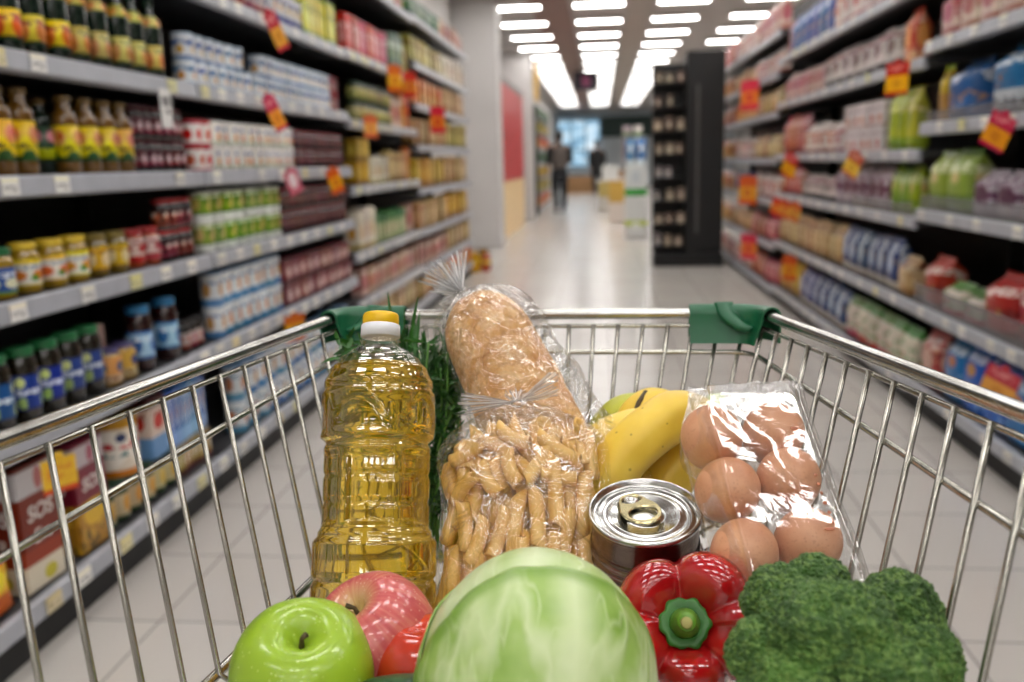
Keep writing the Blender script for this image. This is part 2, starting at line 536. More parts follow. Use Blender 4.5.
def can(name, h, r, label, lid=None, parts=True):
    o = empty(name)
    lathe('can_body', [(r*0.97, 0), (r*1.01, 0.002), (r*1.01, 0.004), (r*0.985, 0.007), (r, 0.010), (r, h-0.012), (r*0.985, h-0.008)], label, o, 20)
    lathe('lid', [(r*0.98, h-0.009), (r*1.02, h-0.007), (r*1.02, h), (r*0.95, h), (r*0.94, h-0.004), (r*0.3, h-0.004)], lid or m_tin, o, 20)
    return o
def carton(name, dx, dy, h, mat, flap=True):
    """printed box with a folded top flap and glued side tabs"""
    bm = bmesh.new()
    bm_box(bm, (-dx/2, -dy/2, 0), (dx/2, dy/2, h))
    bmesh.ops.bevel(bm, geom=bm.edges[:], offset=min(dx, dy)*0.035, segments=2, affect='EDGES')
    if flap:
        bm_box(bm, (-dx*0.47, -dy*0.47, h-0.0004), (dx*0.30, dy*0.47, h+0.0010))
        bm_box(bm, (-dx*0.47, -dy*0.06, h+0.0009), (dx*0.22, dy*0.06, h+0.0018))
    return from_bm(name, bm, mat)
def sm_(a, b, x):
    f = max(0.0, min(1.0, (x-a)/(b-a))); return f*f*(3-2*f)
def pouch(name, dx, dy, h, mat, seed=0.0):
    """filled film packet, pinched into crimped seams at bottom and top"""
    rings = []
    for k in range(15):
        f = k/14.0
        fat = sm_(0.0, 0.05, f)*0.25+0.75 if f < 0.70 else max(0.05, 1-((f-0.70)/0.24)*0.95)
        wd = 1.0-0.05*math.sin(PI*f)-0.04*(1-sm_(0, 0.05, f))
        rings.append(((0, 0, h*f), (dx/2*max(0.04, fat), 0, 0), (0, dy/2*wd, 0), 4.2 if fat > 0.3 else 3.5))
    vs, fs = rings_data(rings, 24, dx*0.05, 1.6/dx, seed=seed)
    mn = min(v.z for v in vs)
    return mesh(name, [(v.x, v.y, v.z-mn) for v in vs], fs, mat)
def proj(p):
    c = RW.transposed() @ (Vector(p)-EYE)
    return 512+F*c.x/c.z, 341+F*c.y/c.z, c.z
def ypix(px, X, z):
    """distance down the aisle at which the plane x=X crosses picture column px at height z"""
    py = 300.0
    for _ in range(6):
        p = on_x(px, py, X); py = proj((X, p.y, z))[1]
    return p.y
NTAG = {}
rng = random.Random(11)
def run(side, z, px, maker, n, desc, shelf, cat, group, depth=0.04, tiers=1, th=0.0, gaps=(), word=('lower', 'upper'), yy=None, jit=0.003, upn=None):
    """a row of products along a shelf: n facings between two picture columns, stacked in tiers"""
    X = (XL-0.035-depth) if side < 0 else (XR+0.035+depth)
    if yy is None:
        ya, yb = ypix(px[0], X, z), ypix(px[1], X, z)
        if ya > yb: ya, yb = yb, ya
    else: ya, yb = yy
    U = ((1.13, 2.965), (3.01, 4.82), (4.865, 6.68), (6.725, 9.38)) if side < 0 else ((1.12, 4.12), (4.165, 7.38), (7.425, 11.18))
    LV = {-1: (LB0, LB0, LB2, LB3), 1: (RB0, RB1, RB2)}[side]
    CU = [q for q, l_ in zip(U, LV) if any(abs(z-v) < 0.002 for v in l_)] or U
    lo, hi = min(CU, key=lambda q: max(q[0]-(ya+yb)/2, (ya+yb)/2-q[1], 0))
    ya, yb = max(ya, lo), min(yb, hi)
    if yb-ya < 0.1: ya = yb-0.1
    st = (yb-ya)/n
    proto = maker(); used = False
    vz = [(c, m) for m in ([proto] if proto.type == 'MESH' else list(proto.children)) for c in m.bound_box]
    wy = max(c[1] for c, m in vz)-min(c[1] for c, m in vz); hz = max(c[2] for c, m in vz)
    lev = LV[U.index((lo, hi))]
    up_ = [q for q in lev if q > z+0.08]
    sxy = min(1.0, st*0.965/wy)
    sz = min(1.0, (min(up_)-0.058-z-th*(tiers-1))/hz) if up_ else 1.0
    for tr in range(tiers):
        cnt = 0
        rows = range(n) if (tr == 0 or upn is None) else upn
        for i in rows:
            if (tr, i) in gaps: continue
            o = proto if not used else copy_tree(proto); used = True
            o.location = (X+rng.uniform(-jit, jit)*2, ya+st*(i+0.5)+rng.uniform(-jit, jit)*0.4, z+tr*th+0.0005)
            o.rotation_euler = (0, 0, (0 if side < 0 else PI)+rng.uniform(-0.03, 0.03)); o.scale = (sxy, sxy, sz*(rng.uniform(0.90, 1.0) if proto.type == 'MESH' and tiers == 1 else 1.0))
            tw = (word[tr]+' ') if tiers > 1 else ''
            tag(o, f'{ORD[cnt]} {tw}{desc} from near end, {shelf}', cat, group)
            cnt += 1
    return (ya, yb)

# --- left side, nearest two units
SH = {'A': 'highest left shelf', 'B': 'second left shelf', 'C': 'third left shelf', 'D': 'fourth left shelf', 'E': 'fifth left shelf', 'G': 'bottom left shelf'}
l_yel = pack('lbl_yellow_orange', '#e9cf2c', [(0.0, 0.12, '#2a5a2c'), (0.62, 1.0, '#e2b233')], [(0.5, 0.66, 0.24, 0.24, '#d08a5c'), (0.55, 0.7, 0.12, 0.12, '#b8483c'), (0.25, 0.14, 0.2, 0.14, '#35602c')], [(0.32, 0.44, '#5b4a1e', 9)], seed=1)
l_sauce = pack('lbl_sauce', '#e6c62f', [(0.0, 0.1, '#2e4a22')], [(0.5, 0.45, 0.26, 0.4, '#d86a35')], [(0.62, 0.86, '#8a2b20', 8)], seed=2)
l_sauce2 = pack('lbl_sauce_pale', '#d5c76a', [(0.0, 0.1, '#54602c')], [(0.55, 0.45, 0.24, 0.36, '#c98a4a')], [(0.66, 0.9, '#49602c', 8)], seed=3)
g_green = glassy('glass_dark_green', '#14241a'); g_brown = glassy('glass_brown', '#5b3a12'); g_dark = glassy('glass_black', '#17100d')
g_amber = glassy('oil_amber', '#6e4c1a')
c_brown = plain('cap_brown', '#6e5423', 0.4); c_green = plain('cap_green', '#1f6b3c', 0.4); c_dgreen = plain('cap_dark_green', '#1b3b28', 0.4)
c_yel = plain('cap_yellow', '#d8b830', 0.4); c_red = plain('cap_red', '#a52a2c', 0.4); c_blue = plain('cap_blue', '#2b6f9c', 0.4); c_olive = plain('cap_olive', '#7c6a2a', 0.4)
run(-1, B0, (-34, 68), lambda: bottle('sauce_bottle', 0.245, 0.036, g_green, c_dgreen, l_sauce, (0.12, 0.4), l_sauce2, 0.4, 0.66), 4, 'dark green sauce bottle with orange label', SH['B'], 'bottle', 'orange-labelled sauce bottles', 0.036)
run(-1, B0, (69, 163), lambda: bottle('sauce_bottle', 0.235, 0.034, g_green, c_dgreen, l_sauce2, (0.1, 0.42), l_sauce2, 0.42, 0.7), 5, 'dark green sauce bottle with pale yellow labels', SH['B'], 'bottle', 'yellow-labelled sauce bottles', 0.034)
l_wb = pack('lbl_white_blue', '#dfe2e4', [(0.0, 0.12, '#4a75a8')], [(0.55, 0.4, 0.16, 0.18, '#c99a4a'), (0.3, 0.66, 0.16, 0.12, '#3a639a')], [(0.62, 0.84, '#4a6ea0', 8)], seed=4)
run(-1, B0, (164, 327), lambda: can('milk_can', 0.084, 0.036, l_wb, plain('lid_pale_blue', '#a9bccf', 0.4)), 20, 'white and blue can', SH['B'], 'can', 'white and blue cans on the second left shelf', 0.036, 2, 0.0845, word=('lower', 'upper'), gaps={(1, 6), (1, 7)})
l_pr = pack('lbl_pinkred', '#c9a6a6', [(0.0, 0.3, '#8e2530'), (0.8, 1.0, '#7a2430')], None, [(0.4, 0.7, '#6b1f2c', 7)], seed=5)
run(-1, B0, (328, 347), lambda: can('tomato_can', 0.085, 0.037, l_pr, c_red), 3, 'dark red and grey can', SH['B'], 'can', 'red and grey cans on the second left shelf', 0.037, 2, 0.0855)
# third shelf
run(-1, C0, (-33, 36), lambda: bottle('vinegar_bottle', 0.205, 0.034, g_amber, c_brown, l_yel, (0.16, 0.62), None, 0.55, 0.72), 3, 'brown yellow-labelled bottle before the dark green bottle', SH['C'], 'bottle', 'brown bottles with yellow labels', 0.034)
run(-1, C0, (39, 56), lambda: bottle('vinegar_bottle', 0.19, 0.03, g_green, c_brown, pack('lbl_greenyel', '#27452c', [(0.1, 0.4, '#c6c22d')], (0.5, 0.75, 0.3, 0.2, '#b9788a'), (), seed=6), (0.16, 0.62), None, 0.5, 0.72), 1, 'dark green bottle standing back between brown bottles', SH['C'], 'bottle', 'green bottle', 0.075)
run(-1, C0, (58, 132), lambda: bottle('vinegar_bottle', 0.198, 0.033, g_amber, c_brown, l_yel, (0.16, 0.62), None, 0.55, 0.72), 4, 'brown oil bottle with yellow label beside red jars', SH['C'], 'bottle', 'brown bottles with yellow labels', 0.033)
l_dr = pack('lbl_darkred', '#4a1218', [(0.0, 0.2, '#2b0c10')], [(0.5, 0.5, 0.28, 0.26, '#c7aeb0')], [(0.15, 0.35, '#b03040', 7)], seed=7)
run(-1, C0, (133, 188), lambda: jar('sauce_jar', 0.098, 0.034, g_dark, plain('lid_wine', '#4d141d', 0.4), l_dr), 6, 'dark red jar with white mark', SH['C'], 'jar', 'dark red jars on the third left shelf', 0.034, 2, 0.0985)
l_wo = pack('lbl_white_orange', '#e6e2dc', [(0.0, 0.06, '#b9b4ac')], [(0.5, 0.38, 0.2, 0.2, '#cf8a3a'), (0.42, 0.74, 0.16, 0.1, '#41598c')], [(0.1, 0.2, '#4e8a4a', 7)], seed=8)
l_wr = pack('lbl_white_red', '#e4dfda', [(0.9, 1.0, '#b53038'), (0.0, 0.08, '#b53038')], [(0.5, 0.45, 0.26, 0.24, '#cc5a42')], (), seed=9)
run(-1, C0, (189, 207), lambda: can('meat_can', 0.086, 0.036, l_wr, c_red), 2, 'white can with red picture and red lid', SH['C'], 'can', 'white and red cans on the third left shelf', 0.036, 2, 0.0865)
run(-1, C0, (208, 289), lambda: can('soup_can', 0.086, 0.036, l_wo, m_white_lid), 11, 'white can with orange picture', SH['C'], 'can', 'white cans on the third left shelf', 0.036, 2, 0.0865)
l_bk = pack('lbl_black_red', '#2a1a1a', [(0.0, 0.1, '#521820'), (0.88, 1.0, '#7d2028')], [(0.5, 0.4, 0.2, 0.16, '#7d3036')], [(0.55, 0.75, '#94726e', 8)], seed=10)
run(-1, C0, (290, 348), lambda: jar('preserve_jar', 0.083, 0.037, g_dark, plain('lid_dull_red', '#7d2229', 0.4), l_bk), 11, 'dark jar with dull red lid', SH['C'], 'jar', 'dark red-lidded jars on the third left shelf', 0.037, 2, 0.0835)
# fourth shelf
l_veg = pack('lbl_veg', '#e3dfd2', [(0.0, 0.08, '#c8b030'), (0.82, 1.0, '#d2b834')], [(0.55, 0.4, 0.28, 0.2, '#cc7a3a'), (0.35, 0.3, 0.14, 0.12, '#5d8a3a')], [(0.62, 0.78, '#3a5a8a', 8)], seed=11)
l_vegb = pack('lbl_veg_blue', '#2c5f92', [(0.0, 0.1, '#6a8a2a')], [(0.5, 0.4, 0.3, 0.2, '#d8d4b8')], [(0.6, 0.8, '#dfe6ee', 8)], seed=12)
j_yel = glassy('pickle_yellow', '#9c7c1c'); j_red = glassy('pickle_red', '#a04a2a'); j_olv = glassy('pickle_olive', '#6d5a1f')
run(-1, D0, (-8, 15), lambda: jar('pickle_jar', 0.118, 0.036, j_yel, c_green, l_vegb, (0.1, 0.62)), 1, 'green-lidded jar with blue label beside yellow-lidded jars', SH['D'], 'jar', 'pickle jar with a green lid', 0.036)
run(-1, D0, (15, 87), lambda: jar('pickle_jar', 0.122, 0.037, j_yel, c_yel, l_veg, (0.14, 0.68)), 3, 'yellow-lidded pickle jar with white label', SH['D'], 'jar', 'yellow-lidded pickle jars', 0.037)
l_olv = pack('lbl_olive', '#c7a842', [(0.0, 0.1, '#7d5d20')], [(0.5, 0.5, 0.26, 0.3, '#d8c9a0')], [(0.7, 0.88, '#6d3a1c', 8)], seed=13)
run(-1, D0, (87, 126), lambda: jar('pickle_jar', 0.118, 0.034, j_olv, c_olive, l_olv, (0.14, 0.7)), 2, 'olive-lidded pickle jar with tan label', SH['D'], 'jar', 'olive-lidded pickle jars', 0.034)
l_tom = pack('lbl_tomato', '#d4bdb4', [(0.0, 0.3, '#b83a30')], [(0.5, 0.6, 0.25, 0.18, '#a82d2c')], [(0.76, 0.9, '#8a2d2c', 8)], seed=14)
run(-1, D0, (127, 158), lambda: jar('tomato_jar', 0.115, 0.035, j_red, c_red, l_tom, (0.14, 0.74)), 2, 'red-lidded jar of tomatoes with pale label', SH['D'], 'jar', 'red-lidded tomato jars', 0.035)
l_kr = pack('lbl_black_cherry', '#3a1416', [(0.0, 0.14, '#8e2428'), (0.85, 1.0, '#241012')], [(0.5, 0.5, 0.3, 0.22, '#a83a34'), (0.4, 0.6, 0.14, 0.12, '#d9cfc4')], (), seed=15)
run(-1, D0, (159, 196), lambda: jar('cherry_jar', 0.098, 0.036, g_dark, c_red, l_kr, (0.16, 0.72)), 4, 'dark cherry jar with red lid', SH['D'], 'jar', 'dark cherry jars in two tiers', 0.036, 2, 0.0985)
l_gw = pack('lbl_green_white', '#7d9c3a', [(0.0, 0.26, '#dfe3dc'), (0.26, 0.34, '#55782c')], [(0.5, 0.62, 0.24, 0.22, '#c3b266'), (0.3, 0.72, 0.12, 0.1, '#4b7a2c')], [(0.84, 0.95, '#dfe8c8', 8)], seed=16)
run(-1, D0, (197, 277), lambda: can('pea_can', 0.105, 0.037, l_gw, m_white_lid), 8, 'green can with white base', SH['D'], 'can', 'green and white cans in two tiers', 0.037, 2, 0.1055)
run(-1, D0, (278, 348), lambda: jar('preserve_jar', 0.098, 0.038, g_dark, plain('lid_dull_red', '#7d2229', 0.4), l_bk), 12, 'black jar with dull red lid', SH['D'], 'jar', 'dark red-lidded jars on the fourth left shelf', 0.038, 2, 0.0985)
# fifth shelf
l_blue = pack('lbl_blue', '#1d3f86', [(0.0, 0.06, '#12285a'), (0.94, 1.0, '#12285a')], [(0.72, 0.78, 0.13, 0.14, '#c8cf8a'), (0.74, 0.2, 0.14, 0.16, '#9ab06a')], [(0.42, 0.58, '#cfd8e6', 7)], seed=17)
j_herr = glassy('jar_dark_olive', '#1f1a10')
run(-1, E0, (-40, 102), lambda: jar('pickle_jar', 0.188, 0.038, j_herr, c_green, l_blue, (0.2, 0.66), 0.1), 6, 'tall dark jar with green lid and blue label', SH['E'], 'jar', 'tall dark jars with blue labels', 0.038)
l_tan = pack('lbl_tan', '#c59a58', [(0.0, 0.3, '#b8a888')], [(0.5, 0.6, 0.2, 0.22, '#34406e')], [(0.1, 0.25, '#8a5a2a', 8)], seed=18)
run(-1, E0, (102, 134), lambda: jar('mustard_jar', 0.105, 0.036, glassy('mustard', '#a8813c'), plain('lid_violet', '#4a4470', 0.4), l_tan, (0.1, 0.8), 0.1), 2, 'small tan jar with dark blue picture', SH['E'], 'jar', 'small tan jars', 0.036)
run(-1, E0, (94, 108), lambda: carton('spice_carton', 0.04, 0.07, 0.17, pack('c_pink', '#b98a86', [(0.7, 1, '#cfa8a0')], None, [(0.4, 0.6, '#7a3038', 6)], seed=19)), 1, 'tall pinkish carton standing behind small tan jars', SH['E'], 'carton', 'pinkish carton', 0.11)
l_lb = pack('lbl_light_blue', '#9fc4dc', [(0.0, 0.1, '#3a6fa8'), (0.9, 1.0, '#3a6fa8')], [(0.6, 0.5, 0.22, 0.3, '#2f62a0')], [(0.62, 0.78, '#e9f0f4', 6)], seed=20)
run(-1, E0, (128, 178), lambda: jar('herring_jar', 0.198, 0.04, glassy('jar_maroon', '#2a100e'), c_blue, l_lb, (0.2, 0.62), 0.11), 2, 'tall dark jar with blue lid and blue label', SH['E'], 'jar', 'tall blue-lidded jars', 0.04)
run(-1, E0, (180, 208), lambda: jar('jam_jar', 0.105, 0.035, g_dark, plain('lid_black', '#1e1a1a', 0.4), pack('lbl_jam', '#b9a8a4', [(0.0, 0.24, '#8a2a30')], (0.5, 0.6, 0.25, 0.2, '#a83038'), (), seed=21), (0.12, 0.6)), 3, 'small dark jar with red and white label', SH['E'], 'jar', 'small jam jars', 0.035)
l_bo = pack('lbl_blue_orange', '#d6d9da', [(0.0, 0.2, '#4a7fae')], [(0.5, 0.5, 0.18, 0.24, '#c08a4c')], [(0.66, 0.8, '#3a6a9c', 8)], seed=22)
run(-1, E0, (209, 278), lambda: can('milk_can', 0.118, 0.04, l_bo, plain('lid_blue_grey', '#6d8fb4', 0.4)), 8, 'tall white and blue can with orange picture', SH['E'], 'can', 'tall white and blue cans on the fifth left shelf', 0.04, 2, 0.1185)
run(-1, E0, (279, 350), lambda: carton('pate_carton', 0.075, 0.095, 0.1, pack('c_wine', '#8a4a4c', [(0.0, 0.12, '#4c161c'), (0.8, 1.0, '#5a1a20')], (0.5, 0.42, 0.24, 0.25, '#d0b8b0'), [(0.6, 0.74, '#3c1216', 8)], seed=23)), 10, 'dark red and white carton', SH['E'], 'carton', 'dark red cartons in two tiers', 0.04, 2, 0.103)
# bottom shelf: bags with white lettering, tins, blue cartons
m_sos = pack('c_sos', '#6e1420', [(0.76, 0.97, '#b4b0b2'), (0.0, 0.22, '#cdbfae'), (0.22, 0.34, '#8a1a24')], [(0.55, 0.87, 0.10, 0.09, '#a3606a'), (0.6, 0.1, 0.16, 0.06, '#b8a23a')], (), seed=24, rough=0.35)
m_sos2 = pack('c_sos_yellow', '#741522', [(0.78, 0.97, '#b4a8aa'), (0.0, 0.46, '#a87d1e')], [(0.5, 0.34, 0.34, 0.12, '#d8b428'), (0.55, 0.87, 0.1, 0.08, '#a04a58')], (), ('#5a4a18', '#c9a22c', 0.02, 0.44, 6.0), seed=25, rough=0.35)
m_letter = plain('letter_white', '#e8e2dc', 0.5)
def lettering(txt, size, parent, loc, rz=0.0, shear=0.18):
    cu = bpy.data.curves.new('lettering', 'FONT'); cu.body = txt; cu.size = size; cu.extrude = 0.0004; cu.shear = shear
    cu.align_x = 'CENTER'; cu.offset = size*0.012
    tmp = bpy.data.objects.new('lettering', cu); COL.objects.link(tmp)
    bpy.context.view_layer.update()
    me = bpy.data.meshes.new_from_object(tmp.evaluated_get(bpy.context.evaluated_depsgraph_get()))
    bpy.data.objects.remove(tmp); bpy.data.curves.remove(cu)
    me.materials.clear(); me.materials.append(m_letter)
    o = new_obj('lettering', me, None, parent)
    o.rotation_euler = (PI/2, 0, rz); o.location = loc
    return o
def sos_box(dx, dy, h, mat, word2=None):
    o = empty('pasta_sauce_carton')
    b = carton('carton_body', dx, dy, h, mat); b.parent = o
    for rz, lx, ly in ((0.0, 0, -dy/2-0.0008), (PI/2, dx/2+0.0008, 0)):
        lettering('SOS', h*0.17, o, (lx, ly, h*0.56), rz)
        if word2: lettering(word2, h*0.15, o, (lx, ly, h*0.38), rz)
    return o
def put(o, side, px, z, depth, rz, label, cat, group=None):
    X = (XL-0.035-depth) if side < 0 else (XR+0.035+depth)
    o.location = (X, ypix(px, X, z), z+0.0005); o.rotation_euler = (0, 0, rz); tag(o, label, cat, group); return o
put(sos_box(0.15, 0.15, 0.315, m_sos, 'Eva'), -1, 22, G0, 0.075, -0.05, 'large dark red carton with white SOS lettering and cream base, nearest on bottom left shelf', 'carton')
put(sos_box(0.15, 0.15, 0.30, m_sos2), -1, 73, G0, 0.075, 0.0, 'dark red and yellow carton with white SOS lettering beside round tan tin', 'carton')
put(pouch('snack_packet', 0.09, 0.13, 0.17, pack('p_redyel', '#b03a24', [(0.3, 0.7, '#d8922c')], (0.5, 0.5, 0.3, 0.16, '#e8c23c'), (), seed=26)), -1, -18, G0, 0.05, 0, 'red and yellow packet before the first dark red carton, bottom left shelf', 'packet')
l_xxl = pack('lbl_xxl', '#d8cdbd', [(0.86, 1.0, '#b98a3a'), (0.0, 0.12, '#c07a3c')], [(0.5, 0.5, 0.36, 0.34, '#e6e0d6'), (0.75, 0.7, 0.1, 0.08, '#2a3458')], [(0.5, 0.62, '#b83a3c', 5), (0.36, 0.46, '#2f6a6a', 6)], seed=27)
l_small = pack('lbl_small', '#b8a884', [(0.0, 0.12, '#2d4428'), (0.85, 1.0, '#2d4428')], (0.5, 0.5, 0.2, 0.3, '#c8963a'), (), seed=28)
run(-1, G0, (98, 172), lambda: jar('paste_jar', 0.125, 0.04, glassy('jar_green_black', '#1b2416'), c_dgreen, l_small, (0.1, 0.8), 0.1), 6, 'small dark green jar with tan label', SH['G'], 'jar', 'small dark jars under the tan tin', 0.04)
o = can('cocoa_tin', 0.175, 0.068, l_xxl, plain('lid_ochre', '#b98f45', 0.4)); put(o, -1, 117, G0+0.1255, 0.068, 0.3, 'round tan tin with red lettering standing on small dark jars', 'tin')
bx = pack('c_redwhiteblue', '#d3c2b4', [(0.0, 0.36, '#6e93c0'), (0.84, 1.0, '#4a1c1c')], (0.5, 0.6, 0.3, 0.14, '#b84034'), [(0.68, 0.78, '#8a3a30', 6)], seed=29)
put(carton('cereal_carton', 0.1, 0.10, 0.19, bx), -1, 147, G0+0.1255, 0.05, 0, 'red, white and blue carton beside the round tan tin', 'carton')
m_bl = pack('c_blue_white', '#2f6bb0', [(0.0, 0.26, '#8fb4dc')], [(0.55, 0.52, 0.22, 0.24, '#d7e2ee'), (0.5, 0.55, 0.1, 0.12, '#c2784a')], [(0.76, 0.9, '#e3ecf4', 6)], seed=30)
run(-1, G0, (173, 232), lambda: can('bean_can', 0.105, 0.038, pack('lbl_bean', '#a88c4a', [(0.0, 0.2, '#5a2a28')], (0.5, 0.55, 0.25, 0.25, '#d8cbb0'), (), seed=31), m_tin), 8, 'low tan and dark red can', SH['G'], 'can', 'low cans under the blue cartons', 0.038)
run(-1, G0+0.1075, (160, 232), lambda: carton('milk_carton', 0.085, 0.115, 0.2, m_bl), 8, 'blue and white carton on top of low cans', SH['G'], 'carton', 'blue and white cartons', 0.045)
run(-1, G0, (233, 345), lambda: can('milk_can', 0.13, 0.042, l_bo, plain('lid_blue_grey', '#6d8fb4', 0.4)), 14, 'big white and blue can', SH['G'], 'can', 'big white and blue cans at the bottom', 0.042, 2, 0.1305)
# highest shelf of the second unit
run(-1, A0, (205, 262), lambda: jar('spread_jar', 0.12, 0.038, glassy('jar_rose', '#7d4a48'), m_white_lid, pack('lbl_rose', '#c8b4ae', [(0.0, 0.3, '#8e3038')], (0.5, 0.6, 0.26, 0.24, '#52607e'), (), seed=32), (0.1, 0.8)), 7, 'rose and white jar', SH['A'], 'jar', 'rose and white jars on the highest left shelf', 0.038)
run(-1, A0, (263, 298), lambda: can('fish_can', 0.135, 0.04, pack('lbl_navy_white', '#d2d3d6', [(0.0, 0.3, '#3a4f86')], (0.5, 0.55, 0.2, 0.16, '#c89a4a'), [(0.7, 0.85, '#33477c', 7)], seed=33)), 5, 'white and navy can', SH['A'], 'can', 'white and navy cans on the highest left shelf', 0.04)
p_yg = pack('p_yellowgreen', '#cfc22c', [(0.0, 0.14, '#7d8f2a'), (0.9, 1.0, '#8a9a2c')], (0.5, 0.4, 0.24, 0.16, '#dfe07a'), [(0.55, 0.72, '#4a6a24', 7)], seed=34)
run(-1, A0, (299, 342), lambda: carton('pasta_carton', 0.06, 0.105, 0.225, p_yg), 7, 'tall yellow-green packet', SH['A'], 'packet', 'tall yellow packets on the highest left shelf', 0.03)
p_rd = pack('p_redpink', '#bf3440', [(0.0, 0.12, '#a02430')], (0.5, 0.4, 0.26, 0.18, '#d9a0a0'), [(0.58, 0.76, '#e6d2d0', 7)], seed=35)
run(-1, 1.77, (343, 383), lambda: carton('cereal_carton', 0.06, 0.13, 0.21, p_rd), 8, 'tall red carton with pink picture', 'highest shelf, third left unit', 'carton', 'tall red cartons on the highest left shelf', 0.03)
# --- third left unit
S3 = 'third left unit'
p_dg = pack('p_darkgreen', '#1f4a34', [(0.0, 0.12, '#16301f')], (0.5, 0.45, 0.22, 0.16, '#6e8a4a'), [(0.6, 0.8, '#b9c8b0', 7)], seed=36)
p_ol = pack('p_olive', '#a89848', [(0.0, 0.15, '#6a5a24')], (0.5, 0.4, 0.26, 0.2, '#c8b878'), [(0.6, 0.8, '#7a3a24', 7)], seed=37)
p_or = pack('p_orange', '#c8502a', [(0.0, 0.4, '#c88a5a')], (0.5, 0.5, 0.26, 0.2, '#d9a24a'), [(0.7, 0.88, '#e2c8a0', 7)], seed=38)
p_tan = pack('p_tan', '#b89a6a', [(0.0, 0.2, '#8a6a3a')], (0.5, 0.45, 0.25, 0.24, '#d2bc8e'), [(0.7, 0.88, '#7d3a28', 7)], ('#a8772e', '#8a4a30', 0.2, 0.7, 4.0), seed=39)
p_wht = pack('p_white', '#cfc8b8', [(0.0, 0.15, '#b8a878')], (0.5, 0.45, 0.24, 0.2, '#b88a4a'), [(0.66, 0.82, '#8a7a58', 7)], seed=40)
p_yel = pack('p_ochre', '#b88a24', [(0.0, 0.2, '#8a5f1c')], (0.5, 0.5, 0.26, 0.22, '#d8b44a'), (), seed=41)
p_brn = pack('p_brown_pink', '#9c7a6a', [(0.0, 0.2, '#c8b0a0')], (0.5, 0.5, 0.26, 0.22, '#b0504a'), [(0.7, 0.86, '#d8ccc0', 7)], ('#a84038', '#c8a88a', 0.1, 0.9, 5.0), seed=42)
p_gw = pack('p_greenwhite', '#8a9a6a', [(0.7, 1.0, '#2a6a34')], (0.5, 0.4, 0.26, 0.22, '#c8bf98'), (), seed=43)
def ct(nm, dx, dy, h, m): return lambda: carton(nm, dx, dy, h, m)
run(-1, 1.77, (384, 399), ct('tea_carton', 0.07, 0.13, 0.25, p_dg), 3, 'tall dark green carton', 'highest shelf, '+S3, 'carton', 'tall dark green cartons', 0.035)
run(-1, 1.77, (400, 412), ct('pasta_carton', 0.07, 0.12, 0.22, p_ol), 5, 'tall olive carton', 'highest shelf, '+S3, 'carton', 'tall olive cartons', 0.035)
run(-1, 1.405, (352, 386), lambda: jar('pickle_jar', 0.11, 0.045, glassy('pickle_green', '#4a4a24'), c_dgreen, pack('lbl_pickle', '#b0a26a', [(0.0, 0.2, '#4a5a2a')], (0.5, 0.5, 0.26, 0.24, '#8a8a4a'), (), seed=44), (0.1, 0.7)), 9, 'olive green jar', 'second shelf, '+S3, 'jar', 'olive green jars', 0.045, 2, 0.1105)
run(-1, 1.405, (387, 398), ct('cereal_carton', 0.08, 0.11, 0.2, p_brn), 4, 'brown and white carton', 'second shelf, '+S3, 'carton', 'brown and white cartons', 0.04)
run(-1, 1.405, (399, 413), ct('cereal_carton', 0.08, 0.11, 0.24, p_or), 6, 'orange-red carton', 'second shelf, '+S3, 'carton', 'orange-red cartons', 0.04)
run(-1, 1.045, (353, 364), ct('rusk_carton', 0.09, 0.15, 0.13, p_yel), 2, 'ochre carton', 'third shelf, '+S3, 'carton', 'ochre cartons', 0.05, 2, 0.133)
run(-1, 1.045, (365, 384), ct('rusk_carton', 0.09, 0.15, 0.17, p_wht), 4, 'cream carton', 'third shelf, '+S3, 'carton', 'cream cartons on the third shelf', 0.05)
run(-1, 1.045, (385, 402), ct('rusk_carton', 0.09, 0.14, 0.2, p_tan), 5, 'tan carton', 'third shelf, '+S3, 'carton', 'tan cartons on the third shelf', 0.05)
run(-1, 1.045, (403, 413), ct('cereal_carton', 0.09, 0.13, 0.24, p_or), 5, 'orange-red carton', 'third shelf, '+S3, 'carton', 'orange-red cartons on the third shelf', 0.05)
run(-1, 0.675, (353, 370), ct('rice_carton', 0.09, 0.13, 0.24, p_wht), 3, 'tall cream carton', 'fourth shelf, '+S3, 'carton', 'tall cream cartons', 0.05)
run(-1, 0.675, (371, 402), ct('herb_carton', 0.09, 0.13, 0.19, p_gw), 8, 'green-topped carton', 'fourth shelf, '+S3, 'carton', 'green-topped cartons', 0.05)
run(-1, 0.675, (403, 413), ct('cereal_carton', 0.09, 0.12, 0.2, p_brn), 5, 'brown and red carton', 'fourth shelf, '+S3, 'carton', 'brown and red cartons on the fourth shelf', 0.05)
run(-1, 0.40, (358, 413), ct('biscuit_carton', 0.09, 0.16, 0.17, p_brn), 12, 'brown and red biscuit carton', 'fifth shelf, '+S3, 'carton', 'biscuit cartons on the fifth shelf', 0.05)
run(-1, 0.14, (370, 414), ct('biscuit_carton', 0.09, 0.2, 0.2, p_tan), 9, 'tan biscuit carton', 'bottom shelf, '+S3, 'carton', 'biscuit cartons on the bottom shelf', 0.05)
run(-1, 2.2, (395, 414), ct('cereal_carton', 0.09, 0.17, 0.13, p_brn), 5, 'brown and white carton', 'top ledge, '+S3, 'carton', 'cartons on the top ledge', 0.05)
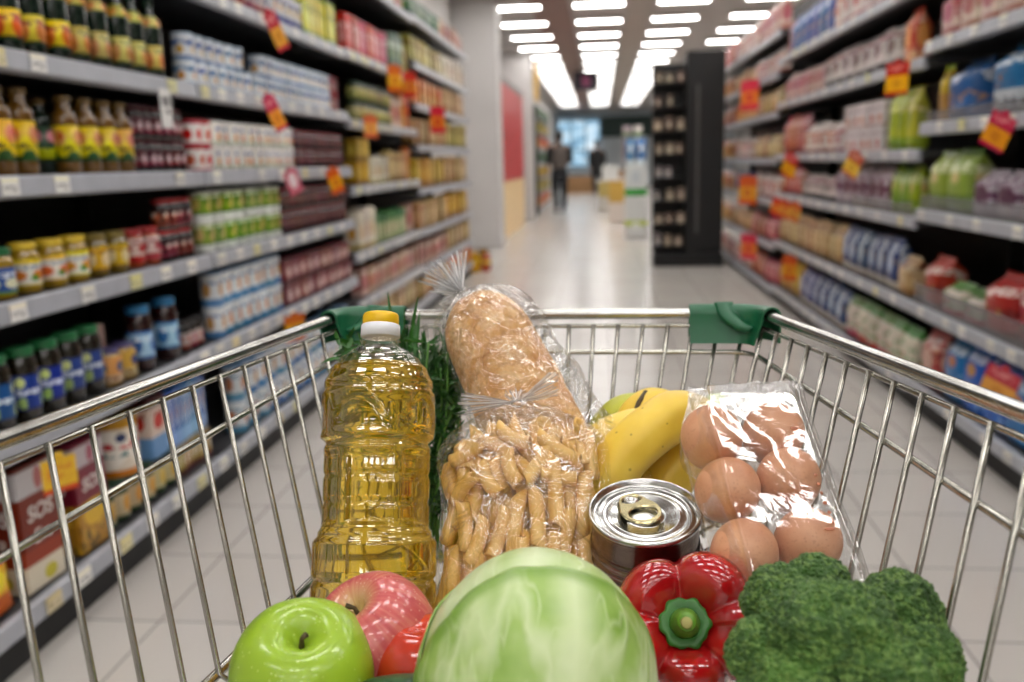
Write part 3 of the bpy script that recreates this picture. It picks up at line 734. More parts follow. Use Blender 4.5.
# --- farthest left unit: dense rows of small packs
S4 = 'farthest left unit'
fm = (p_tan, p_ol, p_or, p_yel, p_brn, p_wht, p_dg)
fd = ('tan', 'olive', 'orange-red', 'ochre', 'brown and red', 'cream', 'dark green')
SN = ('bottom shelf', 'second-lowest shelf', 'third-lowest shelf', 'fourth-lowest shelf', 'fifth-lowest shelf', 'sixth-lowest shelf', 'seventh-lowest shelf', 'top ledge')
pick = ((0, 2), (4, 0), (0, 3), (3, 0), (0, 1), (2, 0), (1, 5), (6, 4))
for li, z in enumerate(LB3):
    for hf in range(2):
        k = pick[li][hf]
        ya = 6.74+1.33*hf
        run(-1, z, None, ct('food_carton', 0.09, 0.125, (0.16, 0.19, 0.22, 0.23, 0.2, 0.2, 0.2, 0.16)[li]+0.02*hf, fm[k]), 9, f'{fd[k]} carton', f'{SN[li]}, {S4}', 'carton', f'{fd[k]} cartons, {SN[li]}, {S4}', 0.05, yy=(ya, ya+1.29), jit=0.006)
# snack bags heaped at the foot of the column
for i, (x, y, hx, h) in enumerate(((-1.24, 9.7, '#a8402c', 0.2), (-1.36, 9.62, '#c8962c', 0.24), (-1.3, 9.95, '#8a5a24', 0.22))):
    o = pouch('snack_packet', 0.1, 0.16, h, pack(f'p_snack{i}', hx, [(0.4, 0.6, '#d8b44a')], None, (), seed=50+i)); o.location = (x, y, 0.0); o.rotation_euler = (0, 0, 0.4*i)
    tag(o, ('red', 'yellow', 'brown')[i]+' snack packet standing on the floor at the far left shelf end', 'packet', 'snack packets on the floor')
# --- right side
q_yel = pack('q_yellow', '#b8a43a', [(0.0, 0.5, '#a8884a'), (0.9, 1.0, '#7d9a2c')], (0.5, 0.72, 0.2, 0.1, '#d2c47a'), [(0.74, 0.86, '#7a6a24', 6)], seed=60)
q_blue = pack('q_blue', '#1c4f8e', [(0.9, 1.0, '#143a6e')], None, [(0.6, 0.82, '#c6ccd8', 5)], ('#9a7a64', '#16407a', 0.12, 0.48, 5.0), seed=61)
q_blw = pack('q_bluewhite', '#2a62a0', [(0.0, 0.34, '#b9bec4')], None, [(0.66, 0.84, '#d8dde4', 4), (0.1, 0.24, '#5c5f68', 6)], ('#8a6a4a', '#20508c', 0.36, 0.6, 5.0), seed=62)
q_grn = pack('q_green', '#8aa03a', [(0.0, 0.3, '#6f8a2c'), (0.9, 1.0, '#5a7a24')], [(0.5, 0.55, 0.2, 0.1, '#c8b87a')], [(0.62, 0.8, '#d2d8a8', 5)], seed=63)
q_gry = pack('q_greenyellow', '#a8b02c', [(0.0, 0.2, '#7d9a2a')], [(0.5, 0.5, 0.26, 0.18, '#8a9a3a')], [(0.6, 0.8, '#e0dc9a', 6)], seed=64)
q_pur = pack('q_purple', '#b9aeb6', [(0.0, 0.2, '#a89ca4')], [(0.5, 0.5, 0.3, 0.24, '#5d2a48')], [(0.66, 0.86, '#7a4a68', 5)], ('#6a3a58', '#d8d0d4', 0.2, 0.9, 4.0), seed=65)
q_red = pack('q_red', '#a8202a', [(0.0, 0.12, '#7d1a20')], None, [(0.6, 0.8, '#d8c0b8', 5)], ('#b8783c', '#7a1820', 0.14, 0.5, 4.5), seed=66)
q_rwg = pack('q_redwhitegreen', '#c2b8a8', [(0.0, 0.2, '#a83034'), (0.8, 1.0, '#4a7a34')], None, (), ('#b03a34', '#4a8038', 0.2, 0.8, 4.0), seed=67)
q_pnk = pack('q_pinktan', '#c0a49a', [(0.0, 0.2, '#a87a70')], [(0.5, 0.5, 0.28, 0.22, '#a8606a')], [(0.68, 0.86, '#8a3a40', 6)], ('#a8524a', '#d2c0b0', 0.1, 0.9, 5.0), seed=68)
q_wd = pack('q_whitedark', '#b4aca8', [(0.0, 0.18, '#3a3436')], [(0.5, 0.55, 0.28, 0.22, '#6a4a4c')], [(0.7, 0.88, '#8a3c40', 5)], ('#4a3a40', '#d4ccc8', 0.2, 0.9, 4.0), seed=69)
q_wr = pack('q_whitered', '#c4b8b2', [(0.0, 0.12, '#a04a48'), (0.6, 0.7, '#b06a58')], [(0.5, 0.42, 0.26, 0.16, '#a8544c')], [(0.76, 0.9, '#8a7a78', 5)], seed=70)
q_wbx = pack('q_whitebox', '#ccc4c4', [(0.0, 0.12, '#c0a8a4')], [(0.5, 0.3, 0.26, 0.14, '#b0603a')], [(0.6, 0.76, '#9a8a90', 4)], seed=71)
q_navy = pack('q_navy', '#223a6c', [(0.0, 0.16, '#b8b0a4')], [(0.5, 0.5, 0.26, 0.2, '#a8b4c8')], [(0.7, 0.86, '#c8d0d8', 5)], ('#16284c', '#8a7a6a', 0.1, 0.7, 5.0), seed=72)
q_bstar = pack('q_brightblue', '#2672b4', [(0.9, 1.0, '#1a5a94')], [(0.5, 0.62, 0.22, 0.09, '#b8784e')], [(0.74, 0.86, '#c8d8e8', 6)], ('#7aa8d0', '#1d5a98', 0.1, 0.45, 5.0), seed=73)
q_tanp = pack('q_tanpack', '#b09468', [(0.0, 0.2, '#8a6a40')], [(0.5, 0.5, 0.26, 0.2, '#c8b088')], [(0.7, 0.86, '#6a3a2c', 6)], ('#9a6a3a', '#c8b490', 0.1, 0.9, 5.0), seed=74)
q_orp = pack('q_orangepack', '#b8603a', [(0.0, 0.25, '#c89a6a')], [(0.5, 0.5, 0.28, 0.22, '#d8a45a')], [(0.72, 0.88, '#e0c8a8', 6)], ('#a83a2a', '#d2b080', 0.1, 0.9, 5.0), seed=75)
q_red2 = pack('q_redpack', '#a83438', [(0.0, 0.2, '#8a2a30')], [(0.5, 0.5, 0.28, 0.2, '#c8a090')], [(0.7, 0.86, '#dcc8bc', 6)], ('#7a2028', '#c88a6a', 0.1, 0.9, 5.0), seed=76)
def po(nm, dx, dy, h, m, s=0.0): return lambda: pouch(nm, dx, dy, h, m, s)
R1 = 'right near unit'
# nearest unit
run(1, 1.27, (951, 928), po('noodle_packet', 0.12, 0.19, 0.235, q_yel), 1, 'tall yellow packet', 'second right shelf', 'packet', 'tall yellow packets', 0.06)
run(1, 1.27, (1002, 962), po('muesli_packet', 0.2, 0.25, 0.25, q_blue), 1, 'big dark blue packet with white lettering', 'second right shelf', 'packet', 'dark blue packets', 0.10)
run(1, 1.27, (1060, 1006), po('muesli_packet', 0.2, 0.26, 0.265, q_blw), 1, 'blue and white packet', 'second right shelf, nearest camera', 'packet', 'blue and white packets', 0.10)
run(1, 0.905, (980, 929), po('noodle_packet', 0.13, 0.2, 0.265, q_grn), 2, 'tall green packet', 'third right shelf', 'packet', 'tall green packets', 0.065)
run(1, 0.905, (1068, 988), po('cocoa_packet', 0.18, 0.24, 0.18, q_pur), 3, 'purple and white packet', 'third right shelf', 'packet', 'purple and white packets', 0.09)
run(1, 1.605, (1066, 926), po('oat_packet', 0.15, 0.22, 0.22, q_pnk), 5, 'pinkish tan packet', 'top right shelf', 'packet', 'pinkish tan packets', 0.075)
run(1, 0.495, (955, 928), po('sweet_packet', 0.14, 0.2, 0.225, q_red), 1, 'tall red packet', 'fourth right shelf far end', 'packet', 'red packets', 0.07)
run(1, 0.495, (1000, 957), po('sweet_packet', 0.15, 0.19, 0.14, q_rwg), 2, 'red, white and green packet', 'fourth right shelf', 'packet', 'red, white and green packets', 0.075)
run(1, 0.495, (1072, 1003), po('sweet_packet', 0.18, 0.22, 0.235, q_red), 2, 'big red packet', 'fourth right shelf near end', 'packet', 'big red packets', 0.09)
run(1, 0.15, (952, 929), po('sweet_packet', 0.12, 0.2, 0.25, q_red2), 1, 'red packet with pale picture', 'bottom right shelf', 'packet', 'red packets on the bottom shelf', 0.06)
run(1, 0.15, (1076, 954), po('snack_packet', 0.14, 0.21, 0.275, q_bstar), 5, 'bright blue packet', 'bottom right shelf', 'packet', 'bright blue packets', 0.07)
# middle unit
R2 = 'middle right unit'
run(1, 1.88, (898, 842), po('wafer_packet', 0.12, 0.2, 0.25, q_wr), 5, 'white and red packet', 'top shelf, '+R2, 'packet', 'white and red packets, top shelf', 0.06)
run(1, 1.88, (841, 798), po('wafer_packet', 0.12, 0.2, 0.27, q_blue), 6, 'dark blue packet', 'top shelf, '+R2, 'packet', 'dark blue packets, top shelf', 0.06)
run(1, 1.88, (797, 776), po('wafer_packet', 0.12, 0.2, 0.26, q_red2), 5, 'red packet', 'top shelf, '+R2, 'packet', 'red packets, top shelf', 0.06)
run(1, 1.55, (922, 912), po('coffee_packet', 0.12, 0.16, 0.26, q_orp), 1, 'orange-red tall packet', 'second shelf, '+R2, 'packet', 'orange-red tall packet', 0.06)
run(1, 1.55, (910, 832), po('coffee_packet', 0.13, 0.2, 0.22, q_wd), 7, 'grey and dark packet', 'second shelf, '+R2, 'packet', 'grey and dark packets', 0.065)
run(1, 1.55, (831, 776), po('coffee_packet', 0.12, 0.2, 0.2, q_pnk), 8, 'pinkish packet', 'second shelf, '+R2, 'packet', 'pinkish packets', 0.06)
run(1, 1.16, (922, 894), po('noodle_packet', 0.12, 0.19, 0.30, q_gry), 3, 'green-yellow packet', 'third shelf, '+R2, 'packet', 'green-yellow packets', 0.06)
run(1, 1.16, (892, 852), ct('sugar_carton', 0.12, 0.18, 0.125, q_wbx), 5, 'white carton with orange picture', 'third shelf, '+R2, 'carton', 'white cartons in two tiers', 0.06, 2, 0.128)
run(1, 1.16, (851, 812), po('wafer_packet', 0.12, 0.19, 0.19, q_wr), 5, 'white and red packet', 'third shelf, '+R2, 'packet', 'white and red packets, third shelf', 0.06)
run(1, 1.16, (811, 776), po('wafer_packet', 0.12, 0.2, 0.30, q_red2), 6, 'red packet with pale picture', 'third shelf, '+R2, 'packet', 'red packets, third shelf', 0.06)
run(1, 0.865, (924, 896), po('noodle_packet', 0.12, 0.2, 0.235, q_grn), 3, 'green packet', 'fourth shelf, '+R2, 'packet', 'green packets, fourth shelf', 0.06)
run(1, 0.865, (895, 842), po('cocoa_packet', 0.12, 0.2, 0.235, q_pur), 6, 'purple and white packet', 'fourth shelf, '+R2, 'packet', 'purple packets, fourth shelf', 0.06)
run(1, 0.865, (841, 808), po('coffee_packet', 0.12, 0.2, 0.16, q_wd), 5, 'grey and dark packet', 'fourth shelf, '+R2, 'packet', 'grey packets, fourth shelf', 0.06)
run(1, 0.865, (807, 776), po('wafer_packet', 0.12, 0.2, 0.2, q_red2), 6, 'red packet with pale picture', 'fourth shelf, '+R2, 'packet', 'red packets, fourth shelf', 0.06)
run(1, 0.495, (922, 908), po('oat_packet', 0.12, 0.18, 0.2, q_tanp), 1, 'tan packet before the navy packets', 'fifth shelf, '+R2, 'packet', 'tan packet by the near end', 0.06)
run(1, 0.495, (905, 848), po('oat_packet', 0.12, 0.2, 0.26, q_navy), 6, 'navy packet', 'fifth shelf, '+R2, 'packet', 'navy packets, fifth shelf', 0.06)
run(1, 0.495, (847, 776), po('oat_packet', 0.12, 0.2, 0.24, q_tanp), 12, 'tan packet beyond the navy packets', 'fifth shelf, '+R2, 'packet', 'tan packets, fifth shelf', 0.06)
run(1, 0.13, (922, 854), po('soup_packet', 0.12, 0.2, 0.24, q_rwg), 6, 'red, white and green packet', 'bottom shelf, '+R2, 'packet', 'red and green packets at the bottom', 0.06)
run(1, 0.13, (852, 806), po('oat_packet', 0.12, 0.2, 0.25, q_navy), 6, 'navy packet', 'bottom shelf, '+R2, 'packet', 'navy packets at the bottom', 0.06)
run(1, 0.13, (805, 768), po('noodle_packet', 0.12, 0.2, 0.26, pack('q_yellowpack', '#c29a1e', [(0.0, 0.2, '#a87a1a')], [(0.5, 0.5, 0.26, 0.2, '#d8bc4a')], (), seed=77)), 8, 'yellow packet', 'bottom shelf, '+R2, 'packet', 'yellow packets at the bottom', 0.06)
# farthest unit
R3 = 'farthest right unit'
qm = (q_tanp, q_orp, q_red2, q_wr, q_pnk, q_navy, q_yel)
qd = ('tan', 'orange', 'red', 'white and red', 'pinkish', 'navy', 'yellow')
RN = ('bottom shelf', 'second-lowest shelf', 'third-lowest shelf', 'fourth-lowest shelf', 'fifth-lowest shelf', 'sixth-lowest shelf', 'top shelf')
pk = ((2, 3, 4), (2, 0, 1), (3, 5, 1), (0, 3, 1), (0, 1, 2), (3, 0, 1), (4, 3, 2))
for li, z in enumerate(RB2):
    for hf in range(3):
        k = pk[li][hf]
        ya = 7.44+1.25*hf
        run(1, z, None, po('food_packet', 0.09, 0.17, 0.2 if li < 6 else 0.26, qm[k]), 6, f'{qd[k]} packet', f'{RN[li]}, {R3}', 'packet', f'{qd[k]} packets, {RN[li]}, {R3}', 0.05, yy=(ya, ya+1.22), jit=0.006)
# clear plastic front guards on the nearest right shelves
t = NT('guard_plastic'); a_ = t.n('ShaderNodeBsdfTransparent'); a_.inputs[0].default_value = (0.86, 0.87, 0.88, 1)
b_ = t.n('ShaderNodeBsdfPrincipled'); b_.inputs['Base Color'].default_value = hexc('#a9a5a6'); b_.inputs['Roughness'].default_value = 0.15
mx = t.n('ShaderNodeMixShader'); mx.inputs[0].default_value = 0.22
t.l(a_.outputs[0], mx.inputs[1]); t.l(b_.outputs[0], mx.inputs[2]); t.l(mx.outputs[0], t.out.inputs[0]); m_guard = t.m
def guard(y0, y1, z, h, label):
    bm = bmesh.new(); bm_box(bm, (XR+0.012, y0, z+0.001), (XR+0.015, y1, z+h)); bm_box(bm, (XR+0.008, y0, z+h-0.006), (XR+0.018, y1, z+h))
    tag(from_bm('shelf_guard', bm, m_guard), label, 'shelf guard')
guard(1.6, 4.1, 0.905, 0.062, 'clear plastic guard before the purple and green packets, right aisle side')
guard(1.6, 4.1, 0.495, 0.09, 'clear plastic guard before the big red packets, right aisle side')
guard(1.6, 4.1, 1.27, 0.045, 'clear plastic guard before the dark blue packets, right aisle side')
guard(4.2, 5.2, 0.865, 0.06, 'clear plastic guard before the purple packets of the middle right unit')

# ------------------------------------------------------------------ price labels on the rails and promotion flags
m_lab = pack('price_paper', '#dcdad6', [(0.72, 0.95, '#e6e1cc')], None, [(0.2, 0.55, '#8a8886', 5)], seed=90)
m_laby = pack('price_paper_yellow', '#d8d0a4', [(0.7, 0.95, '#d2c98a')], None, [(0.2, 0.55, '#8a8250', 5)], seed=91)
lab_w = lab_y = None
def price(side, z, y, n, shelf, yellow=False):
    global lab_w, lab_y
    src = lab_y if yellow else lab_w
    if src is None:
        bm = bmesh.new(); bm_box(bm, (-0.0006, -0.031, 0), (0.0006, 0.031, 0.040)); bm_box(bm, (-0.0012, -0.032, -0.001), (0.0004, 0.032, 0.001))
        src = from_bm('shelf_price_label', bm, m_laby if yellow else m_lab); o = src
        if yellow: lab_y = src
        else: lab_w = src
    else:
        o = src.copy(); COL.objects.link(o)
    X = XL if side < 0 else XR
    o.location = (X-side*0.0012-side*0.001, y, z-0.044); o.rotation_euler = (0, side*0.03, 0 if side < 0 else PI)
    tag(o, f'{ORD[n]} {"yellowish" if yellow else "white"} price label from near end, {shelf}', 'price label', 'price labels on '+shelf)
rg = random.Random(5)
def prices(side, z, pxs, shelf, ys=None):
    nw = ny = 0
    lst = [ypix(p, XL if side < 0 else XR, z-0.025) for p in pxs] if ys is None else ys
    for y in sorted(lst):
        yel = rg.random() < 0.2
        price(side, z, y, ny if yel else nw, shelf, yel)
        if yel: ny += 1
        else: nw += 1
prices(-1, C0, (10, 62, 180, 217, 262, 282, 305, 322, 338), 'third left shelf')
prices(-1, D0, (18, 88, 136, 166, 192, 222, 240, 257, 274, 290, 304, 317, 330, 342), 'fourth left shelf')
prices(-1, B0, (-4, 38, 172, 205, 222, 240, 258, 275, 292, 308, 322, 338), 'second left shelf')
prices(-1, A0, (222, 238, 262, 278, 296, 312, 326, 340, 353, 366, 378), 'highest left shelf')
prices(-1, E0, (205, 220, 236, 252, 266, 279, 292, 305, 316, 328, 339), 'fifth left shelf')
prices(-1, G0, (54, 84, 126, 153, 178, 202, 224, 244, 262, 280, 296), 'bottom left shelf')
for z, nm in ((1.77, 'highest shelf of third left unit'), (1.405, 'second shelf of third left unit'), (1.045, 'third shelf of third left unit'), (0.675, 'fourth shelf of third left unit'), (0.40, 'fifth shelf of third left unit')):
    prices(-1, z, None, nm, [4.95+0.2*k+rg.uniform(-0.03, 0.03) for k in range(9)])
prices(1, 1.27, (940, 962, 985, 1012), 'second right shelf')
prices(1, 0.905, (922, 950, 977, 1018), 'third right shelf')
prices(1, 0.495, (921, 946, 962, 991, 1012), 'fourth right shelf')
prices(1, 1.605, (930, 950, 975, 1004), 'top right shelf')
prices(1, 0.15, (985, 948, 925, 1008), 'bottom right shelf')
for z, nm in ((1.88, 'top'), (1.55, 'second'), (1.16, 'third'), (0.865, 'fourth'), (0.495, 'fifth'), (0.13, 'bottom')):
    prices(1, z, None, f'{nm} shelf, middle right unit', [4.3+0.31*k+rg.uniform(-0.05, 0.05) for k in range(10)])

m_flag = pack('flag_red_yellow', '#b52a28', [(0.1, 0.55, '#dca23c')], [(0.5, 0.32, 0.2, 0.14, '#c88a2c')], [(0.68, 0.84, '#d88a84', 4)], seed=92)
m_flagy = pack('flag_yellow', '#e2b02e', [(0.0, 0.14, '#c8401f')], None, [(0.3, 0.7, '#d8902a', 4)], seed=93)
m_flagp = pack('flag_pink', '#c4606a', [], [(0.5, 0.5, 0.3, 0.3, '#e2ced0')], (), seed=94)
m_flago = pack('flag_orange', '#c03a24', [(0.2, 0.6, '#d0862e')], [(0.5, 0.4, 0.2, 0.12, '#b8502a')], (), seed=95)
fsrc = {}
def flag(side, px, z, label, mat=None, wdt=0.11, h=0.13, turn=0.5, tilt=0.0):
    """card hanging down from a price rail, turned to face people coming along the aisle"""
    mat = mat or m_flag
    key = (mat.name, wdt, h)
    if key not in fsrc:
        bm = bmesh.new(); bm_box(bm, (-0.0008, -wdt/2, -h), (0.0008, wdt/2, 0)); bm_box(bm, (-0.004, -0.012, -0.004), (0.004, 0.012, 0.012))
        fsrc[key] = from_bm('hanging_flag', bm, mat); o = fsrc[key]
    else:
        o = fsrc[key].copy(); COL.objects.link(o)
    X = (XL+0.02) if side < 0 else (XR-0.02)
    X -= side*(-1)*0; X += -side*(wdt*0.5*abs(math.sin(turn))+0.004)
    o.location = (X, ypix(px, X, z), z-0.01)
    o.rotation_euler = (tilt, 0, (-turn if side < 0 else PI+turn)); tag(o, label, 'promotion flag', 'promotion flags')
flag(-1, 268, A0, 'red and yellow flag hanging from the highest left shelf', None, 0.06, 0.15, 0.6, 0.45)
flag(-1, 267, B0, 'red and yellow flag hanging over the white cans, left aisle side', None, 0.06, 0.14, 0.6, 0.45)
flag(-1, 289, C0, 'pink and white flag hanging from the third left shelf', m_flagp, 0.07, 0.1, 0.6, 0.35)
flag(-1, 331, C0, 'orange-red flag hanging from the third left shelf, far part', m_flago, 0.08, 0.12, 0.6, 0.35)
flag(-1, 370, B0, 'orange-red flag hanging from the second shelf of the third left unit', m_flago, 0.1, 0.12, 0.6)
flag(-1, 394, 1.77, 'orange-red flag hanging over orange-red cartons, third left unit', m_flago, 0.12, 0.16, 0.6)
flag(-1, 409, 1.77, 'second orange-red flag over orange-red cartons, third left unit', m_flago, 0.12, 0.16, 0.6)
flag(-1, 437, 1.6, 'orange flag hanging at the farthest left unit', m_flago, 0.16, 0.2, 0.6)
flag(-1, 294, E0, 'bright orange flag hanging from the fifth left shelf behind the cart corner', m_flago, 0.12, 0.11, 0.4)
flag(-1, 57, 0.50, 'yellow flag hanging over the second SOS carton', m_flagy, 0.085, 0.085, 0.5)
hx = tag(box('shelf_tag', (-0.03, -0.035, -0.115), (-0.0285, 0.035, 0), pack('tag_white', '#d6d4d2', [], None, [(0.35, 0.8, '#6a6868', 3)], seed=96)), 'white tag with grey print hanging over dark red jars, second left shelf', 'tag')
hx.location = (XL+0.05, ypix(165, XL+0.02, B0-0.07), B0-0.04)
flag(1, 1006, 1.27, 'red flag with yellow field hanging below the blue and white packets, right', None, 0.10, 0.115, 0.5, -0.45)
flag(1, 898, 1.55, 'red and yellow flag hanging from the second shelf, middle right unit', None, 0.13, 0.14, 0.5)
flag(1, 858, 1.16, 'red and yellow flag below white cartons, middle right unit', None, 0.11, 0.13, 0.5, -0.5)
flag(1, 793, 1.16, 'red and yellow flag below red packets, middle right unit', None, 0.14, 0.16, 0.5, -0.4)
flag(1, 1006, 0.455, 'red flag with yellow field hanging above bright blue packets, right', None, 0.12, 0.125, 0.6, -0.3)
flag(1, 786, 0.84, 'first small orange flag on the fourth shelf, middle right unit', m_flago, 0.11, 0.13, 0.5, -0.3)
flag(1, 778, 0.84, 'second small orange flag on the fourth shelf, middle right unit', m_flago, 0.11, 0.13, 0.5, -0.3)
flag(1, 797, 0.84, 'third small orange flag on the fourth shelf, middle right unit', m_flago, 0.11, 0.13, 0.5, -0.3)
flag(1, 750, 1.80, 'red flag hanging from the sixth shelf of the farthest right unit', m_flago, 0.25, 0.25, 0.5)
flag(1, 748, 0.99, 'red flag hanging at mid height of the farthest right unit', m_flago, 0.25, 0.25, 0.5)
flag(1, 749, 0.49, 'red flag hanging low on the farthest right unit', m_flago, 0.22, 0.22, 0.5)
flag(1, 790, 0.47, 'orange flag hanging low on the middle right unit', m_flago, 0.15, 0.17, 0.5)

# ------------------------------------------------------------------ far end of the aisle
# black tower with hanging packs
tw = empty('display_tower', (0.93, 10.0, 0)); tag(tw, 'tall black display tower with hanging packs at the right aisle end', 'display stand')
bm = bmesh.new()
bm_box(bm, (-0.02, -0.10, 0.0), (0.38, 0.25, 2.24)); bm_box(bm, (-0.36, 0.16, 0.0), (0.0, 0.25, 2.14)); bm_box(bm, (-0.36, -0.2, 0.0), (0.38, 0.25, 0.14))
bmesh.ops.bevel(bm, geom=bm.edges[:], offset=0.008, segments=1, affect='EDGES')
from_bm('tower_frame', bm, m_black, tw)
box('edge_strip', (0.085, -0.115, 0.35), (0.115, -0.1, 1.9), plain('strip_grey', '#4d4a49', 0.5), tw)
for k in range(8):
    box('peg_shelf', (-0.36, -0.14, 0.20+0.245*k), (-0.025, 0.16, 0.215+0.245*k), m_black, tw)
hp = None
hk = ((0, '#a2937e', 'beige'), (1, '#8f8d92', 'grey'), (2, '#6f5644', 'brown'))
protos = {}
rr = random.Random(3); cnts = {}
for k in range(8):
    for c in range(3):
        i = rr.choice((0, 1, 2, 0))
        if i not in protos: o = protos[i] = carton('hanging_pack', 0.05, 0.07, 0.13, pack(f'hang{i}', hk[i][1], [(0.7, 0.9, '#5a4a44')], (0.5, 0.4, 0.25, 0.2, '#c9bfae'), (), seed=100+i))
        else: o = protos[i].copy(); COL.objects.link(o)
        if rr.random() < 0.22 and i in cnts: bpy.data.objects.remove(o); continue
        cnts[i] = 1; o.scale = (1, rr.uniform(0.8, 1.1), rr.uniform(0.7, 1.15))
        o.location = (0.93-0.31+0.115*c+rr.uniform(-0.015, 0.015), 9.9+rr.uniform(-0.02, 0.05), 0.2155+0.245*k); o.rotation_euler = (0, 0, -PI/2)
        lev = ('bottom', 'second-lowest', 'third-lowest', 'fourth-lowest', 'fifth-lowest', 'sixth-lowest', 'seventh-lowest', 'top')[k]
        tag(o, f'{hk[i][2]} pack, {("left", "middle", "right")[c]} one on the {lev} ledge of the black tower', 'pack', 'packs on the black tower')
# stacked white display boxes
def dbox(x, y, wd, h, z, mat, label, cat='display box', name='display_box'):
    bm = bmesh.new(); bm_box(bm, (-wd/2, -wd/2, 0), (wd/2, wd/2, h))
    bmesh.ops.bevel(bm, geom=bm.edges[:], offset=0.012, segments=2, affect='EDGES'); bm_box(bm, (-wd*0.44, -wd*0.44, h-0.001), (wd*0.44, wd*0.44, h+0.004))
    o = from_bm(name, bm, mat); o.location = (x, y, z); return tag(o, label, cat)
m_db1 = pack('db_white', '#cfd0cd', [(0.3, 0.42, '#b9c04a')], [(0.5, 0.3, 0.2, 0.08, '#e0e2d8')], (), seed=110)
m_db2 = pack('db_white_green', '#d3d6d4', [(0.0, 0.22, '#3f9a44')], [(0.5, 0.6, 0.2, 0.2, '#c2c8cc')], (), seed=111)
m_db3 = pack('db_yellow', '#cfcac0', [(0.45, 0.95, '#bfa860')], None, (), seed=112)
dbox(0.52, 13.6, 0.32, 0.62, 0.0, m_db1, 'lower white display box with yellow-green band beside the black tower')
dbox(0.52, 13.6, 0.32, 0.45, 0.625, m_db2, 'upper white display box with green base beside the black tower')
q_blt = pack('blue_pack_far', '#1f5fa4', [(0.0, 0.2, '#d0dae2')], [(0.5, 0.6, 0.2, 0.2, '#dfe6ec')], (), seed=113)
for i, (x, y) in enumerate(((0.44, 13.55), (0.60, 13.6))):
    o = pouch('blue_packet', 0.1, 0.14, 0.36, q_blt); o.location = (x, y, 1.081); o.rotation_euler = (0, 0, -PI/2)
    tag(o, ('blue packet standing on white display boxes, aisle side', 'blue packet standing on white display boxes, tower side')[i], 'packet', 'blue packets on the display boxes')
for i, (x, y, hx) in enumerate(((0.40, 13.72, '#9a8a8c'), (0.56, 13.72, '#c0b6b2'))):
    o = pouch('pale_packet', 0.12, 0.13, 0.55, pack(f'pale{i}', hx, [(0.7, 0.85, '#6a7a5a')], None, (), seed=120+i)); o.location = (x, y, 1.081); o.rotation_euler = (0, 0, -PI/2)
    tag(o, ('tall grey-pink packet behind the blue packets', 'tall pale packet behind the blue packets')[i], 'packet')
dbox(0.33, 17.2, 0.34, 0.8, 0.0, m_db3, 'white and yellow display box behind the white boxes')
dbox(0.15, 21.0, 0.4, 0.7, 0.0, m_db3, 'second white and yellow display box, farther down the aisle')
dbox(0.28, 25.5, 0.45, 1.0, 0.0, m_db1, 'far white display box beyond the yellow ones')
m_crate = plain('crate_wood', '#a07a52', 0.7, nscale=8)
def crate(x, y, wd, h, label):
    bm = bmesh.new()
    for k in range(5):
        z = h*k/5
        for s in (-1, 1):
            bm_box(bm, (-wd/2, s*wd/2-0.012, z), (wd/2, s*wd/2+0.012, z+h/5-0.02)); bm_box(bm, (s*wd/2-0.012, -wd/2, z), (s*wd/2+0.012, wd/2, z+h/5-0.02))
    for sx in (-1, 1):
        for sy_ in (-1, 1): bm_box(bm, (sx*wd/2-0.03, sy_*wd/2-0.03, 0), (sx*wd/2+0.03, sy_*wd/2+0.03, h))
    bm_box(bm, (-wd/2, -wd/2, 0.5*h), (wd/2, wd/2, 0.52*h))
    o = from_bm('wooden_crate', bm, m_crate); o.location = (x, y, 0); tag(o, label, 'crate')
crate(-0.72, 33.0, 0.9, 0.62, 'brown wooden crate between the two far shoppers')
crate(0.55, 34.5, 0.9, 0.8, 'brown wooden crate right of the shopper in black')
# shelving beyond the columns, behind the man
fs_ = empty('far_shelving', (-1.45, 22.5, 0)); tag(fs_, 'dark shelving unit behind the man beyond the white columns', 'shelving unit')
box('back_panel', (-0.45, -2.6, 0), (-0.42, 2.6, 2.35), m_black, fs_)
box('end_panel', (-0.45, -2.63, 0), (0.1, -2.6, 2.35), m_black, fs_)
for k in range(7): box('shelf', (-0.42, -2.58, 0.1+0.33*k), (0.12, 2.58, 0.135+0.33*k), m_rail, fs_)
for k in range(7):
    i = (2, 1, 3, 6, 2, 1, 6)[k]
    for c in range(8):
        if c == 0: pr_ = carton('food_carton', 0.2, 0.42, 0.24, fm[i] if i < 7 else p_or); o = pr_
        else: o = pr_.copy(); COL.objects.link(o)
        o.location = (-1.47, 20.3+0.62*c, 0.136+0.33*k)
        tag(o, f'{ORD[c]} {fd[i]} carton from near end, {("bottom", "second-lowest", "third-lowest", "fourth-lowest", "fifth-lowest", "sixth-lowest", "top")[k]} shelf behind the man', 'carton', f'{fd[i]} cartons behind the man, level {k}')
yb = tag(box('hanging_banner', (-0.02, -0.5, 0), (0.02, 0.5, 0.8), plain('banner_yellow', '#d2a43a', 0.5)), 'yellow banner hanging high above the far left shelving', 'banner'); yb.location = (-1.36, 20.2, 2.44)

